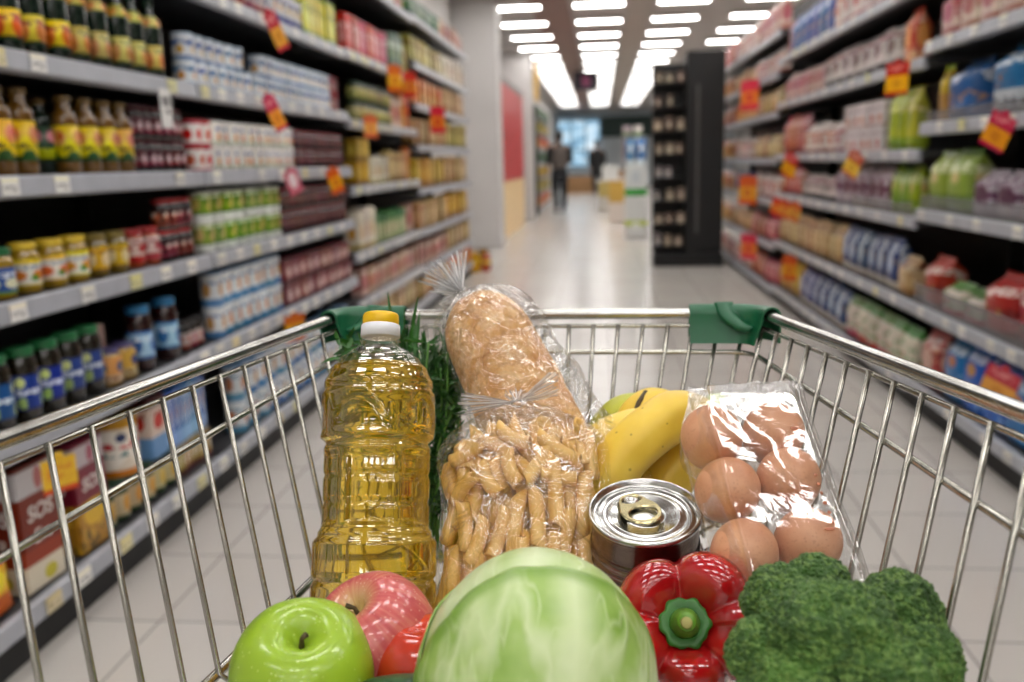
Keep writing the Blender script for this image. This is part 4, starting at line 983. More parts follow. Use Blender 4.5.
# ------------------------------------------------------------------ the two shoppers
def skin_figure(name, verts, edges, mat, parent, sub=2):
    me = bpy.data.meshes.new(name)
    me.from_pydata([v[:3] for v in verts], edges, [])
    o = new_obj(name, me, mat, parent)
    md = o.modifiers.new('skin', 'SKIN'); md.use_smooth_shade = True
    if not me.skin_vertices: me.skin_vertices.new(name='')
    for sv, v in zip(me.skin_vertices[0].data, verts):
        r = v[3]; sv.radius = r if isinstance(r, tuple) else (r, r); sv.use_root = False
    me.skin_vertices[0].data[0].use_root = True
    if sub: ss = o.modifiers.new('sub', 'SUBSURF'); ss.levels = sub; ss.render_levels = sub
    return o
m_skin = plain('skin', '#b98a70', 0.5); m_hair = plain('hair_dark', '#1c1512', 0.5)
def person(loc, rz, jacket, sleeve, trousers, label, hgt=1.76, stride=0.1, coat=0.0, arm=0.0):
    p = empty('person', loc, (0, 0, rz)); p.scale = (hgt/1.76,)*3; tag(p, label, 'person')
    s = stride
    V = [(0, 0, 0.96, (0.15, 0.10)), (0, 0, 1.12, (0.135, 0.095)), (0, 0.01, 1.28, (0.16, 0.11)), (0, 0.01, 1.42, (0.12, 0.08)), (0, 0, 1.50, 0.052), (0, -0.01, 1.545, 0.055),
         (0, -0.015, 1.60, (0.072, 0.085)), (0, -0.012, 1.67, (0.077, 0.095)), (0, 0, 1.735, (0.055, 0.07))]
    E = [(i, i+1) for i in range(8)]
    def add(par, pts):
        for q in pts:
            V.append(q); E.append((par, len(V)-1)); par = len(V)-1
        return par
    for sx in (-1, 1):
        f = s*sx
        add(0, [(0.09*sx, 0, 0.86, 0.085), (0.095*sx, -f*0.4-0.01, 0.5, 0.058), (0.095*sx, f*0.6+0.02, 0.3, 0.055), (0.1*sx, f, 0.085, 0.04), (0.105*sx, f-0.1, 0.035, (0.042, 0.03)), (0.11*sx, f-0.17, 0.03, (0.035, 0.022))])
        e = add(3, [(0.19*sx, 0.01, 1.405, 0.06), (0.225*sx, 0.03, 1.13, 0.044)])
        wv = (0.215*sx, -0.10-arm*0.15, 0.90+arm*0.25, 0.03)
        wi = add(e, [wv])
        pa = add(wi, [(wv[0], wv[1]-0.03, wv[2]-0.06, (0.018, 0.038))])
        b = V[pa]
        for k in range(4):
            add(pa, [(b[0]-0.004*sx, b[1]-0.03+0.019*k, b[2]-0.045, 0.0095), (b[0]-0.012*sx, b[1]-0.034+0.02*k, b[2]-0.085+0.006*abs(k-1), 0.008)])
        add(wi, [(b[0]-0.005*sx, b[1]-0.045, b[2]+0.012, 0.0105), (b[0]-0.012*sx, b[1]-0.062, b[2]-0.025, 0.009)])
    # nose and ears
    add(6, [(0, -0.102, 1.60, 0.016)])
    add(6, [(-0.078, 0.0, 1.60, 0.014)]); add(6, [(0.078, 0.0, 1.60, 0.014)])
    skin_figure('body', V, E, m_skin, p, 1)
    T = [(0, 0, 0.93-coat, (0.205+coat*0.1, 0.15+coat*0.08)), (0, 0, 1.08, (0.195, 0.145)), (0, 0.01, 1.28, (0.21, 0.15)), (0, 0.01, 1.42, (0.20, 0.125)), (0, 0, 1.475, (0.12, 0.09)), (0, 0, 1.53, 0.075)]
    skin_figure('jacket', T, [(i, i+1) for i in range(5)], jacket, p, 2)
    for sx in (-1, 1):
        wv = (0.215*sx, -0.095-arm*0.14, 0.93+arm*0.23)
        skin_figure('sleeve', [(0.14*sx, 0.01, 1.41, 0.09), (0.215*sx, 0.012, 1.395, 0.085), (0.25*sx, 0.03, 1.13, 0.068), wv+(0.05,)], [(0, 1), (1, 2), (2, 3)], sleeve, p, 2)
        f = s*sx
        skin_figure('shoe', [(0.1*sx, f+0.035, 0.045, 0.043), (0.105*sx, f-0.07, 0.042, (0.045, 0.038)), (0.11*sx, f-0.19, 0.034, (0.038, 0.026))], [(0, 1), (1, 2)], m_hair, p, 2)
    TV = [(0, 0, 1.03, (0.17, 0.13)), (0, 0, 0.94, (0.185, 0.14))]; TE = [(0, 1)]
    for sx in (-1, 1):
        f = s*sx; b0 = len(TV)
        TV += [(0.10*sx, 0, 0.80, 0.105), (0.1*sx, -f*0.4-0.01, 0.5, 0.08), (0.1*sx, f*0.6+0.02, 0.3, 0.072), (0.1*sx, f, 0.08, 0.064)]
        TE += [(1, b0), (b0, b0+1), (b0+1, b0+2), (b0+2, b0+3)]
    skin_figure('trousers', TV, TE, trousers, p, 2)
    vs, fs = lathe_data([(0.0, 1.80), (0.04, 1.798), (0.075, 1.77), (0.094, 1.70), (0.093, 1.63), (0.082, 1.58)], 20, lambda r, z, th: (r*(1.0 if math.sin(th) > -0.3 else 0.9), z+(0.085*max(0, -math.sin(th))**1.2 if z < 1.75 else 0)), False, False)
    mesh('hair', [(a*0.92, b*1.12+0.008, c-0.01) for a, b, c in vs], fs, m_hair, p)
    return p
j1 = plain('jacket_greybrown', '#5a514c', 0.8); bk = plain('cloth_black', '#121214', 0.8); tr = plain('trousers_navy', '#17191f', 0.8)
person((-0.90, 20.4, 0), 0.35+PI, j1, bk, tr, 'man in a grey-brown vest over black sleeves standing with back turned', 1.80, 0.06, 0.0, 0.6)
person((-0.1, 30.5, 0), PI+0.2, bk, bk, bk, 'distant shopper in a long black coat walking down the aisle', 1.78, 0.16, 0.35, 0.0)
# ================================================================== THE CART
m_chrome = None
def metal(name, hx, rough, bumpy=0.0):
    t = NT(name)
    nz = t.noise(t.coord('Object'), 40.0, 3.0)
    c = hexc(hx); d = tuple(x*0.8 for x in c[:3])+(1,)
    t.principled(t.ramp(nz, [(0.35, d), (0.65, c)]), t.math('ADD', t.math('MULTIPLY', nz, 0.12), rough-0.06), 1.0)
    return t.m
m_chrome = metal('zinc_plated', '#c2c0ba', 0.2)
m_wire = metal('zinc_wire', '#b2afa6', 0.24)
m_gcap = plain('cap_plastic_green', '#0f5a38', 0.35, nscale=40, var=0.05)
CZ = 0.80          # basket floor
cart = empty('shopping_cart', (-0.06, 0.5, 0)); tag(cart, 'wire shopping cart with green corner caps, filled with groceries', 'shopping cart')
def cp(v): return (v[0]-cart.location.x, v[1]-cart.location.y, v[2]-cart.location.z)
FL, FR = Vector((-0.266, 0.893, 1.0)), Vector((0.154, 0.882, 1.0))      # front corners of the rim
def railpt(side, s):
    """point on the rim: s metres back from the front corner"""
    if side < 0:
        a, b = FL, on_z(0, 441, 1.008)
    else:
        a, b = FR, on_z(1024, 413, 1.014)
    return a + (b-a)*(s/(b-a).length)
rim = [railpt(-1, 0.80), railpt(-1, 0.4)]
def corner(prev, c, nxt, r=0.028, n=6):
    a = c + (prev-c).normalized()*r; b = c + (nxt-c).normalized()*r
    return [a*(1-t)**2 + c*2*t*(1-t) + b*t*t for t in [k/n for k in range(n+1)]]
rim_path = [railpt(-1, 0.84), railpt(-1, 0.6), railpt(-1, 0.3)] + corner(railpt(-1, 0.3), FL, FR) + [FL.lerp(FR, 0.3), FL.lerp(FR, 0.7)] + corner(FL, FR, railpt(1, 0.3)) + [railpt(1, 0.3), railpt(1, 0.6), railpt(1, 0.84)]
tube('top_rail', [cp(p) for p in rim_path], 0.0055, m_chrome, cart, 14)
LEAN_F, LEAN_IN = 0.055, 0.050       # over the 0.19 m height: towards the camera, inwards
def wall(side, s, h):
    """point on the basket wall, s back from the front corner along the rim, h below the rim"""
    p = railpt(side, s); f = h/0.19
    return Vector((p.x - side*LEAN_IN*f, p.y - LEAN_F*f, p.z-h))
def front(u, h):
    p = FL.lerp(FR, u); f = h/0.19
    x = p.x + (0.5-u)*2*LEAN_IN*f
    return Vector((x, p.y-LEAN_F*f, p.z-h))
def hoop(h, inset=0.0):
    a, b = front(0, h), front(1, h)
    pts = [wall(-1, 0.84, h), wall(-1, 0.3, h)] + corner(wall(-1, 0.3, h), a, b) + [a.lerp(b, 0.5)] + corner(a, b, wall(1, 0.3, h)) + [wall(1, 0.3, h), wall(1, 0.84, h)]
    return [cp(p) for p in pts]
tube('under_rail_wire', hoop(0.0115), 0.0022, m_wire, cart, 8)
def mid_h(p): return 0.0365+0.042*max(0.0, 0.86-p.y)
mw = []
for p in hoop(0.0365):
    q = Vector(p)+cart.location; hh = mid_h(q)
    mw.append(cp(q+Vector((-math.copysign(LEAN_IN, q.x+0.06)*(hh-0.0365)/0.19*(q.y < 0.8), -LEAN_F*(hh-0.0365)/0.19, 0.0365-hh))))
tube('middle_wire', mw, 0.0026, m_wire, cart, 8)
tube('bottom_wire', hoop(0.188), 0.0038, m_chrome, cart, 10)
# upright wires: sides then front
for side in (-1, 1):
    for k in range(22):
        s = 0.024+0.0365*k
        if s > 0.82: break
        pts = [wall(side, s, 0.009), wall(side, s, 0.1), wall(side, s, 0.187), wall(side, s, 0.187)+Vector((-side*0.02, 0, -0.012))]
        off = Vector((-side*0.0032, 0, 0))
        tube('basket_wire', [cp(p+off) for p in pts], 0.0021, m_wire, cart, 8)
x0 = front(0, 0).x
for k in range(17):
    u = 0.032 + k*0.0585
    pts = [front(u, 0.009), front(u, 0.1), front(u, 0.187), front(u, 0.187)+Vector((0, -0.02, -0.012))]
    tube('basket_wire', [cp(p+Vector((0, -0.0032, 0))) for p in pts], 0.0020, m_wire, cart, 8)
fz = CZ-0.011
for k in range(15):
    u = k/14.0
    a = front(0.04+0.92*u, 0.187); x = a.x
    tube('floor_wire', [cp((x, a.y-0.015, fz)), cp((x*1.05+0.004, 0.09, fz+0.006))], 0.0024, m_wire, cart, 8)
for y in (0.78, 0.6, 0.4, 0.2):
    tube('floor_crossbar', [cp((-0.25-0.02*(0.8-y), y, fz-0.004)), cp((0.12+0.05*(0.8-y), y, fz-0.004))], 0.0034, m_wire, cart, 8)
# under-frame, castors and push handle
fr_pts = [(-0.22, 0.12, 0.72), (-0.2, 0.7, 0.68), (-0.06, 0.76, 0.67), (0.1, 0.7, 0.68), (0.13, 0.12, 0.72)]
tube('under_frame', [cp(p) for p in spline(fr_pts, 6)], 0.011, m_chrome, cart, 12)
tube('base_frame', [cp(p) for p in spline([(-0.24, 0.0, 0.2), (-0.2, 0.6, 0.17), (-0.06, 0.72, 0.165), (0.09, 0.6, 0.17), (0.14, 0.0, 0.2)], 6)], 0.012, m_chrome, cart, 12)
for x, y in ((-0.2, 0.66), (0.09, 0.66), (-0.23, 0.1), (0.13, 0.1)):
    tube('post', [cp((x, y, 0.185)), cp((x, y-0.02, 0.5)), cp((x, y-0.02, 0.795))], 0.010, m_chrome, cart, 12)
m_rub = plain('castor_rubber', '#26272a', 0.6)
for x, y in ((-0.2, 0.6), (0.09, 0.6), (-0.23, 0.06), (0.13, 0.06)):
    bm = bmesh.new()
    bm_box(bm, (x-0.02, y-0.03, 0.14), (x+0.02, y+0.02, 0.165))
    for s in (-1, 1): bm_box(bm, (x+s*0.017-0.0025, y-0.03, 0.05), (x+s*0.017+0.0025, y+0.012, 0.15))
    f_ = from_bm('castor_fork', bm, m_chrome, cart); f_.location = -cart.location
    vs, fs = lathe_data([(0.02, -0.012), (0.055, -0.012), (0.0625, -0.006), (0.0625, 0.006), (0.055, 0.012), (0.02, 0.012)], 28)
    mesh('wheel', [(x+c, y-0.012+a, 0.063+b) for a, b, c in vs], fs, m_rub, f_)
# green corner caps: a folded plate over the rim with a curled flap inside the corner
def cap_strip(side):
    c = FL if side < 0 else FR; oth = FR if side < 0 else FL
    fdir = (oth-c).normalized(); sdir = (railpt(side, 0.3)-c).normalized()
    path = [c+fdir*0.068, c+fdir*0.05, c+fdir*0.033] + corner(c+fdir*0.1, c, c+sdir*0.1, 0.03, 6) + [c+sdir*0.0315]
    prof = []                                        # (outward, up) section: inverted U, outer and inner skirts
    inner = Vector((c.x*0-side*1.0, -1.0, 0)).normalized()
    sec = [(0.0095, -0.025), (0.0098, -0.004)] + [(0.0098*math.cos(PI*k/8), 0.0098*math.sin(PI*k/8)) for k in range(0, 9)] + [(-0.0098, -0.004), (-0.0175, -0.0265), (-0.0158, -0.0265), (-0.0078, -0.004)] + [(-0.0078*math.cos(PI*k/8), 0.0078*math.sin(PI*k/8)) for k in range(0, 9)] + [(0.0078, -0.004), (0.0076, -0.025)]
    vs, fs = [], []
    m = len(sec)
    n = len(path)
    for i, p in enumerate(path):
        a = path[max(0, i-1)]; b = path[min(n-1, i+1)]
        tg = (b-a).normalized(); outv = Vector((tg.y, -tg.x, 0)).normalized()
        if outv.dot(inner) > 0: outv = -outv
        for (o_, z_) in sec: vs.append(cp(p + outv*o_ + Vector((0, 0, z_))))
    for i in range(n-1):
        for k in range(m):
            a = i*m+k; b = i*m+(k+1) % m
            fs.append((a, b, b+m, a+m))
    fs.append(tuple(range(m-1, -1, -1))); fs.append(tuple((n-1)*m+k for k in range(m)))
    capo = mesh('corner_cap', vs, fs, m_gcap, cart, True)
    md = capo.modifiers.new('es', 'EDGE_SPLIT'); md.split_angle = math.radians(40)
    # curled flap: a crescent ribbon folding from the top edge down into the corner
    g = lambda d, yy, zz: tuple(c+fdir*d+Vector((0, yy, zz)))
    Lp = spline([g(0.044, -0.001, 0.0102), g(0.040, -0.012, -0.001), g(0.025, -0.020, -0.0125), g(0.013, -0.022, -0.0130)], 5)
    Rp = spline([g(0.027, 0.001, 0.0104), g(0.023, -0.010, -0.001), g(0.016, -0.017, -0.0075), g(0.010, -0.021, -0.0105)], 5)
    vs, fs = [], []
    W = 6; N = len(Lp)-1
    for i in range(N+1):
        for k in range(W+1):
            vs.append(cp(Vector(Lp[i]).lerp(Vector(Rp[i]), k/W)+Vector((0, -0.003, 0.001))*math.sin(PI*k/W)))
    for i in range(N):
        for k in range(W):
            a = i*(W+1)+k; fs.append((a, a+1, a+W+2, a+W+1))
    fl = mesh('cap_flap', vs, fs, m_gcap, capo)
    sd = fl.modifiers.new('sol', 'SOLIDIFY'); sd.thickness = 0.0016
for side in (-1, 1): cap_strip(side)

# ================================================================== GROCERIES IN THE CART
# ---- film material shared by the clear bags
def film(name, tint, base=0.05, edge=0.55, rough=0.10, scale=70.0, strength=0.6, haze=0.0, dist=0.012):
    t = NT(name)
    c = t.coord('Object')
    n1 = t.noise(c, scale, 3.0, 0.6, 1.5)
    vd = t.voronoi(c, scale*0.6, 'DISTANCE_TO_EDGE', 0)
    hgt = t.math('ADD', t.math('MULTIPLY', n1, 0.8), t.math('MULTIPLY', t.math('MINIMUM', vd, 0.25), 1.4))
    nb = t.bump(hgt, strength, dist)
    lw = t.n('ShaderNodeLayerWeight'); lw.inputs[0].default_value = 0.35; t.l(nb, lw.inputs['Normal'])
    fac = t.math('ADD', t.math('MULTIPLY', lw.outputs['Facing'], edge), base, clamp=True)
    tr_ = t.n('ShaderNodeBsdfTransparent'); tr_.inputs[0].default_value = tint
    gl = t.n('ShaderNodeBsdfGlossy'); gl.inputs['Color'].default_value = (0.95, 0.95, 0.95, 1); gl.inputs['Roughness'].default_value = rough; t.l(nb, gl.inputs['Normal'])
    mx = t.n('ShaderNodeMixShader'); t.l(fac, mx.inputs[0]); t.l(tr_.outputs[0], mx.inputs[1]); t.l(gl.outputs[0], mx.inputs[2])
    last = mx
    if haze:
        df = t.n('ShaderNodeBsdfDiffuse'); df.inputs[0].default_value = (0.92, 0.92, 0.92, 1)
        m2 = t.n('ShaderNodeMixShader'); m2.inputs[0].default_value = haze; t.l(mx.outputs[0], m2.inputs[1]); t.l(df.outputs[0], m2.inputs[2]); last = m2
    t.l(last.outputs[0], t.out.inputs[0])
    return t.m
m_film = film('clear_film', (0.98, 0.98, 0.97, 1), 0.09, 0.40, 0.09, 36, 1.0, 0.0, 0.016)
m_knot = film('gathered_film', (0.95, 0.95, 0.95, 1), 0.16, 0.5, 0.18, 160, 1.0, 0.22)

def pleated(name):
    t = NT(name)
    pa = t.n('ShaderNodeAttribute', attribute_name='pleat').outputs['Fac']; ra = t.n('ShaderNodeAttribute', attribute_name='reach').outputs['Fac']
    cb_ = t.n('ShaderNodeCombineXYZ'); t.l(t.math('MULTIPLY', pa, 3.1), cb_.inputs[0]); t.l(t.math('MULTIPLY', ra, 0.7), cb_.inputs[1])
    nz = t.n('ShaderNodeTexNoise'); t.l(cb_.outputs[0], nz.inputs['Vector']); nz.inputs['Scale'].default_value = 1.0; nz.inputs['Detail'].default_value = 3.0
    st = t.math('MULTIPLY', t.math('SUBTRACT', nz.outputs[0], 0.44), 5.0, clamp=True)
    near = t.math('MULTIPLY', t.math('SUBTRACT', 1.0, ra), 0.35)
    fac = t.math('ADD', t.math('MULTIPLY', st, 0.62), t.math('ADD', near, 0.08), clamp=True)
    tr_ = t.n('ShaderNodeBsdfTransparent'); tr_.inputs[0].default_value = (0.96, 0.96, 0.96, 1)
    p = t.n('ShaderNodeBsdfPrincipled'); p.inputs['Base Color'].default_value = (0.95, 0.95, 0.95, 1); p.inputs['Roughness'].default_value = 0.15
    p.inputs['Specular IOR Level'].default_value = 1.0
    t.l(t.bump(nz.outputs[0], 1.0, 0.006), p.inputs['Normal'])
    mx = t.n('ShaderNodeMixShader'); t.l(fac, mx.inputs[0]); t.l(tr_.outputs[0], mx.inputs[1]); t.l(p.outputs[0], mx.inputs[2]); t.l(mx.outputs[0], t.out.inputs[0])
    return t.m
m_fan = pleated('pleated_film')

# ---- bottle of sunflower oil
Pb, Pt = at(372, 655, 0.635), at(381, 314, 0.685)
BL = (Pt-Pb).length; S = BL/0.25
ob = empty('oil_bottle', Pb); tag(ob, 'clear bottle of golden sunflower oil with yellow cap', 'bottle')
ob.rotation_mode = 'QUATERNION'; ob.rotation_quaternion = basis(Pt-Pb, (1, -0.35, 0)).to_quaternion()
def bprof(z):
    k = [(0, 0.038), (0.003, 0.043), (0.008, 0.0455), (0.05, 0.0455), (0.078, 0.0452), (0.084, 0.0425), (0.09, 0.0395), (0.145, 0.0395), (0.150, 0.0405), (0.155, 0.0425), (0.165, 0.0430), (0.185, 0.0428), (0.195, 0.041), (0.205, 0.037), (0.213, 0.031), (0.219, 0.0235), (0.2235, 0.0165), (0.226, 0.0135), (0.250, 0.0130)]
    for (a, ra), (b, rb) in zip(k, k[1:]):
        if z <= b:
            f = (z-a)/(b-a); f = f*f*(3-2*f); return ra+(rb-ra)*f
    return k[-1][1]
def sm(a, b, x):
    f = max(0.0, min(1.0, (x-a)/(b-a))); return f*f*(3-2*f)
def bmod(off):
    def f(r, z, th):
        z0 = z/S
        # horizontal grooves
        for (zg, dp, wd) in ((0.03, 0.0016, 0.0016), (0.052, 0.0022, 0.002), (0.0835, 0.0010, 0.002), (0.107, 0.0012, 0.0018), (0.127, 0.0012, 0.0018), (0.150, 0.0026, 0.0022), (0.190, 0.0016, 0.0020)):
            r -= S*dp*math.exp(-((z0-zg)/wd)**2)
        # flat sunk panels round the grip
        pz = sm(0.090, 0.095, z0)*(1-sm(0.139, 0.145, z0))
        c8 = abs(math.cos(3*th+0.3))
        r -= S*0.0022*pz*sm(0.2, 0.5, c8)
        # scalloped band above the waist
        top = 0.172+0.010*math.cos(5*th+0.6)
        r -= S*0.0016*sm(0.155, 0.161, z0)*(1-sm(top, top+0.007, z0))*sm(0.05, 0.6, abs(math.cos(2.5*th+0.3)))
        # short facets up the shoulder
        pass
        return r-off, z
    return f
t = NT('bottle_pet')
lw = t.n('ShaderNodeLayerWeight'); lw.inputs[0].default_value = 0.25
fac = t.math('ADD', t.math('MULTIPLY', lw.outputs['Facing'], 0.5), 0.05, clamp=True)
tr_ = t.n('ShaderNodeBsdfTransparent'); tr_.inputs[0].default_value = (0.97, 0.97, 0.95, 1)
gl = t.n('ShaderNodeBsdfGlossy'); gl.inputs['Roughness'].default_value = 0.04
mx = t.n('ShaderNodeMixShader'); t.l(fac, mx.inputs[0]); t.l(tr_.outputs[0], mx.inputs[1]); t.l(gl.outputs[0], mx.inputs[2]); t.l(mx.outputs[0], t.out.inputs[0]); m_pet = t.m
t = NT('sunflower_oil'); p_ = t.principled((0.965, 0.69, 0.045, 1), 0.0, trans=1.0, ior=1.40, spec=0.25)
tl_ = t.n('ShaderNodeBsdfTranslucent'); tl_.inputs[0].default_value = (0.92, 0.62, 0.03, 1)
df_ = t.n('ShaderNodeBsdfDiffuse'); df_.inputs[0].default_value = (0.85, 0.55, 0.02, 1)
m1_ = t.n('ShaderNodeMixShader'); m1_.inputs[0].default_value = 0.5; t.l(tl_.outputs[0], m1_.inputs[1]); t.l(df_.outputs[0], m1_.inputs[2])
m2_ = t.n('ShaderNodeMixShader'); m2_.inputs[0].default_value = 0.09; t.l(p_.outputs[0], m2_.inputs[1]); t.l(m1_.outputs[0], m2_.inputs[2]); t.l(m2_.outputs[0], t.out.inputs[0])
m_oil = t.m
zs = [BL*0.226/0.25*k/150 for k in range(151)]
lathe('bottle_shell', [(bprof(z/S)*S, z) for z in zs] + [(0.0128*S, z*S) for z in (0.230, 0.235, 0.240)], m_pet, ob, 112, bmod(0.0), close1=False)
OL = 0.2085*S
zs = [0.0012+(OL-0.0012)*k/140 for k in range(141)]
lathe('oil', [(bprof(z/S)*S, z) for z in zs], m_oil, ob, 112, bmod(0.0006))
lathe('neck_ring', [(0.0128*S, 0.2265*S), (0.0155*S, 0.227*S), (0.0155*S, 0.2285*S), (0.0128*S, 0.229*S)], m_pet, ob, 40, close0=False, close1=False)
def ribs(n, d):
    return lambda r, z, th: (r-(d if math.cos(n*th) < 0 else 0), z)
m_wcap = plain('cap_white', '#e4e6ea', 0.35, var=0.02); m_ycap = plain('cap_bright_yellow', '#f0c015', 0.35, var=0.03)
lathe('cap_collar', [(0.0136*S, 0.2315*S), (0.0150*S, 0.2316*S), (0.0148*S, 0.2405*S), (0.0139*S, 0.2412*S), (0.01*S, 0.2412*S)], m_wcap, ob, 90)
lathe('cap', [(0.0137*S, 0.2414*S), (0.0139*S, 0.2416*S), (0.0136*S, 0.2485*S), (0.0128*S, 0.2498*S), (0.0108*S, 0.2502*S)], m_ycap, ob, 120, ribs(60, 0.0002))

# ---- bag of tube pasta
Q0, Q1 = at(526, 640, 0.64), at(517, 400, 0.715)
zd = (Q1-Q0); PL = zd.length; zd.normalize()
pb = empty('pasta_bag', Q0); tag(pb, 'clear tied bag of pasta tubes between oil bottle and tin', 'bag of pasta')
PM = basis(zd, (1, 0, 0)); pb.rotation_mode = 'QUATERNION'; pb.rotation_quaternion = PM.to_quaternion()
# local: x right, y away from the camera, z along the bag
def bag_w(f):        # half width / half depth at fraction f of the height to the knot
    if f < 0.06: return 0.058+0.008*(f/0.06), 0.024+0.01*(f/0.06)
    if f < 0.72: return 0.066+0.0015*math.sin(f*9), 0.034
    k = (f-0.72)/0.28
    return 0.066*(1-k**2.2)+0.005*k, 0.034*(1-k**1.5)+0.004*k
rings = []
for k in range(46):
    f = k/45.0
    a, b = bag_w(f)
    rings.append(((0.004*math.sin(f*3), 0, PL*f), (a, 0, 0), (0, b, 0), 2.7-0.7*sm(0.7, 1, f)))
vs, fs = rings_data(rings, 96, 0.0022, 42.0, cap1=False, seed=2.0)
mesh('bag_film', vs, fs, m_film, pb)
def fan(name, parent, mat, base, d0, span, length, half0, pleats, ang0, ang1, seed, thick=0.6):
    """gathered film spreading from a tie: pleated sheet between two angles in the local xz plane"""
    vs, fs = [], []
    NA, NR = pleats*6, 10
    rn = random.Random(seed)
    lens = [length*(0.86+0.28*rn.random()) for _ in range(pleats+1)]
    for j in range(NR+1):
        fr_ = j/NR
        for i in range(NA+1):
            g = i/NA; th = ang0+(ang1-ang0)*g
            pl = lens[min(pleats, int(g*pleats))]*(1-g*pleats % 1)+lens[min(pleats, int(g*pleats)+1)]*(g*pleats % 1)
            L = half0+(pl-half0)*fr_
            wob = math.sin(i/6*2*PI)*0.0035*thick*(0.4+fr_)+0.003*mnoise.noise(Vector((th*3, fr_*2, seed)))
            vs.append(Vector(base)+Vector((math.cos(th)*L, wob+0.004*fr_*math.sin(th*2+seed), math.sin(th)*L)))
    for j in range(NR):
        for i in range(NA):
            a = j*(NA+1)+i; fs.append((a, a+1, a+NA+2, a+NA+1))
    o = mesh(name, vs, fs, mat, parent)
    at_ = o.data.attributes.new('pleat', 'FLOAT', 'POINT'); ar_ = o.data.attributes.new('reach', 'FLOAT', 'POINT')
    for j in range(NR+1):
        for i in range(NA+1):
            at_.data[j*(NA+1)+i].value = i/6; ar_.data[j*(NA+1)+i].value = j/NR
    return o
kz = PL*1.0
fan('bag_tail', pb, m_fan, (0, 0.0, kz-0.002), 0, 0, 0.046, 0.003, 8, math.radians(163), math.radians(192), 3)
fan('bag_tail', pb, m_fan, (0, 0.0, kz-0.002), 0, 0, 0.036, 0.003, 9, math.radians(4), math.radians(40), 4)
fan('bag_tail', pb, m_fan, (0, 0.004, kz-0.002), 0, 0, 0.013, 0.003, 6, math.radians(50), math.radians(150), 5)
tube('bag_tie', [(0.006*math.cos(a), 0.006*math.sin(a), kz-0.003+0.0006*math.sin(3*a)) for a in [2*PI*k/20 for k in range(21)]], 0.0012, m_knot, pb, 6)
# pasta
def pasta_mat(name, a, b):
    t = NT(name); c = t.coord('Object')
    wv = t.noise(t.mapping(c, (400, 400, 12)), 1.0, 1.0)
    col = t.ramp(t.noise(c, 60, 2), [(0.3, hexc(a)), (0.7, hexc(b))])
    t.principled(col, 0.45, normal=t.bump(wv, 0.25, 0.0006), sss=0.12)
    return t.m
m_pasta = pasta_mat('pasta_durum', '#dba852', '#eec67c')
def penne_data(L, r, bend, cutl):
    n, seg = 9, 14; vs, fs = [], []
    for wall_ in (0, 1):
        rr_ = r if wall_ == 0 else r*0.62
        for i in range(n):
            f = i/(n-1)-0.5
            for k in range(seg):
                th = 2*PI*k/seg
                rg_ = rr_*(1+0.03*math.cos(7*th)*(wall_ == 0))
                z = f*L + cutl*math.cos(th)*rr_*(1 if abs(f) > 0.49 else 0)
                vs.append((rg_*math.cos(th)+bend*(f*f-0.1)*L, rg_*math.sin(th), z))
    m = n*seg
    for wall_ in (0, 1):
        o_ = wall_*m
        for i in range(n-1):
            for k in range(seg):
                a = o_+i*seg+k; b = o_+i*seg+(k+1) % seg
                fs.append((a, b, b+seg, a+seg) if wall_ == 0 else (b, a, a+seg, b+seg))
    for k in range(seg):
        a, b = k, (k+1) % seg
        fs.append((b, a, a+m, b+m))
        a2, b2 = (n-1)*seg+k, (n-1)*seg+(k+1) % seg
        fs.append((a2, b2, b2+m, a2+m))
    return vs, fs
pv = [penne_data(0.046, 0.0058, 0.12, 0.8), penne_data(0.036, 0.0056, 0.22, 0.5), penne_data(0.052, 0.0060, 0.05, 0.9), penne_data(0.027, 0.0056, 0.40, 0.3)]
pmesh = []
for k, (vs, fs) in enumerate(pv):
    me = bpy.data.meshes.new('pasta_tube'); me.from_pydata(vs, [], fs); me.update()
    for p_ in me.polygons: p_.use_smooth = True
    me.materials.append(m_pasta); pmesh.append(me)
rp = random.Random(21)
cand = []
fill_v, fill_f = [], []
placed = []
tries = 0
def pasta_rot(f, lx):
    if f < 0.5: base = rp.gauss(0.0, 0.30)+lx*1.5
    else: base = rp.uniform(-1.5, 1.5)
    rx = rp.gauss(0, 0.16)
    return Euler((rx, base, rp.uniform(0, 2*PI))).to_matrix()
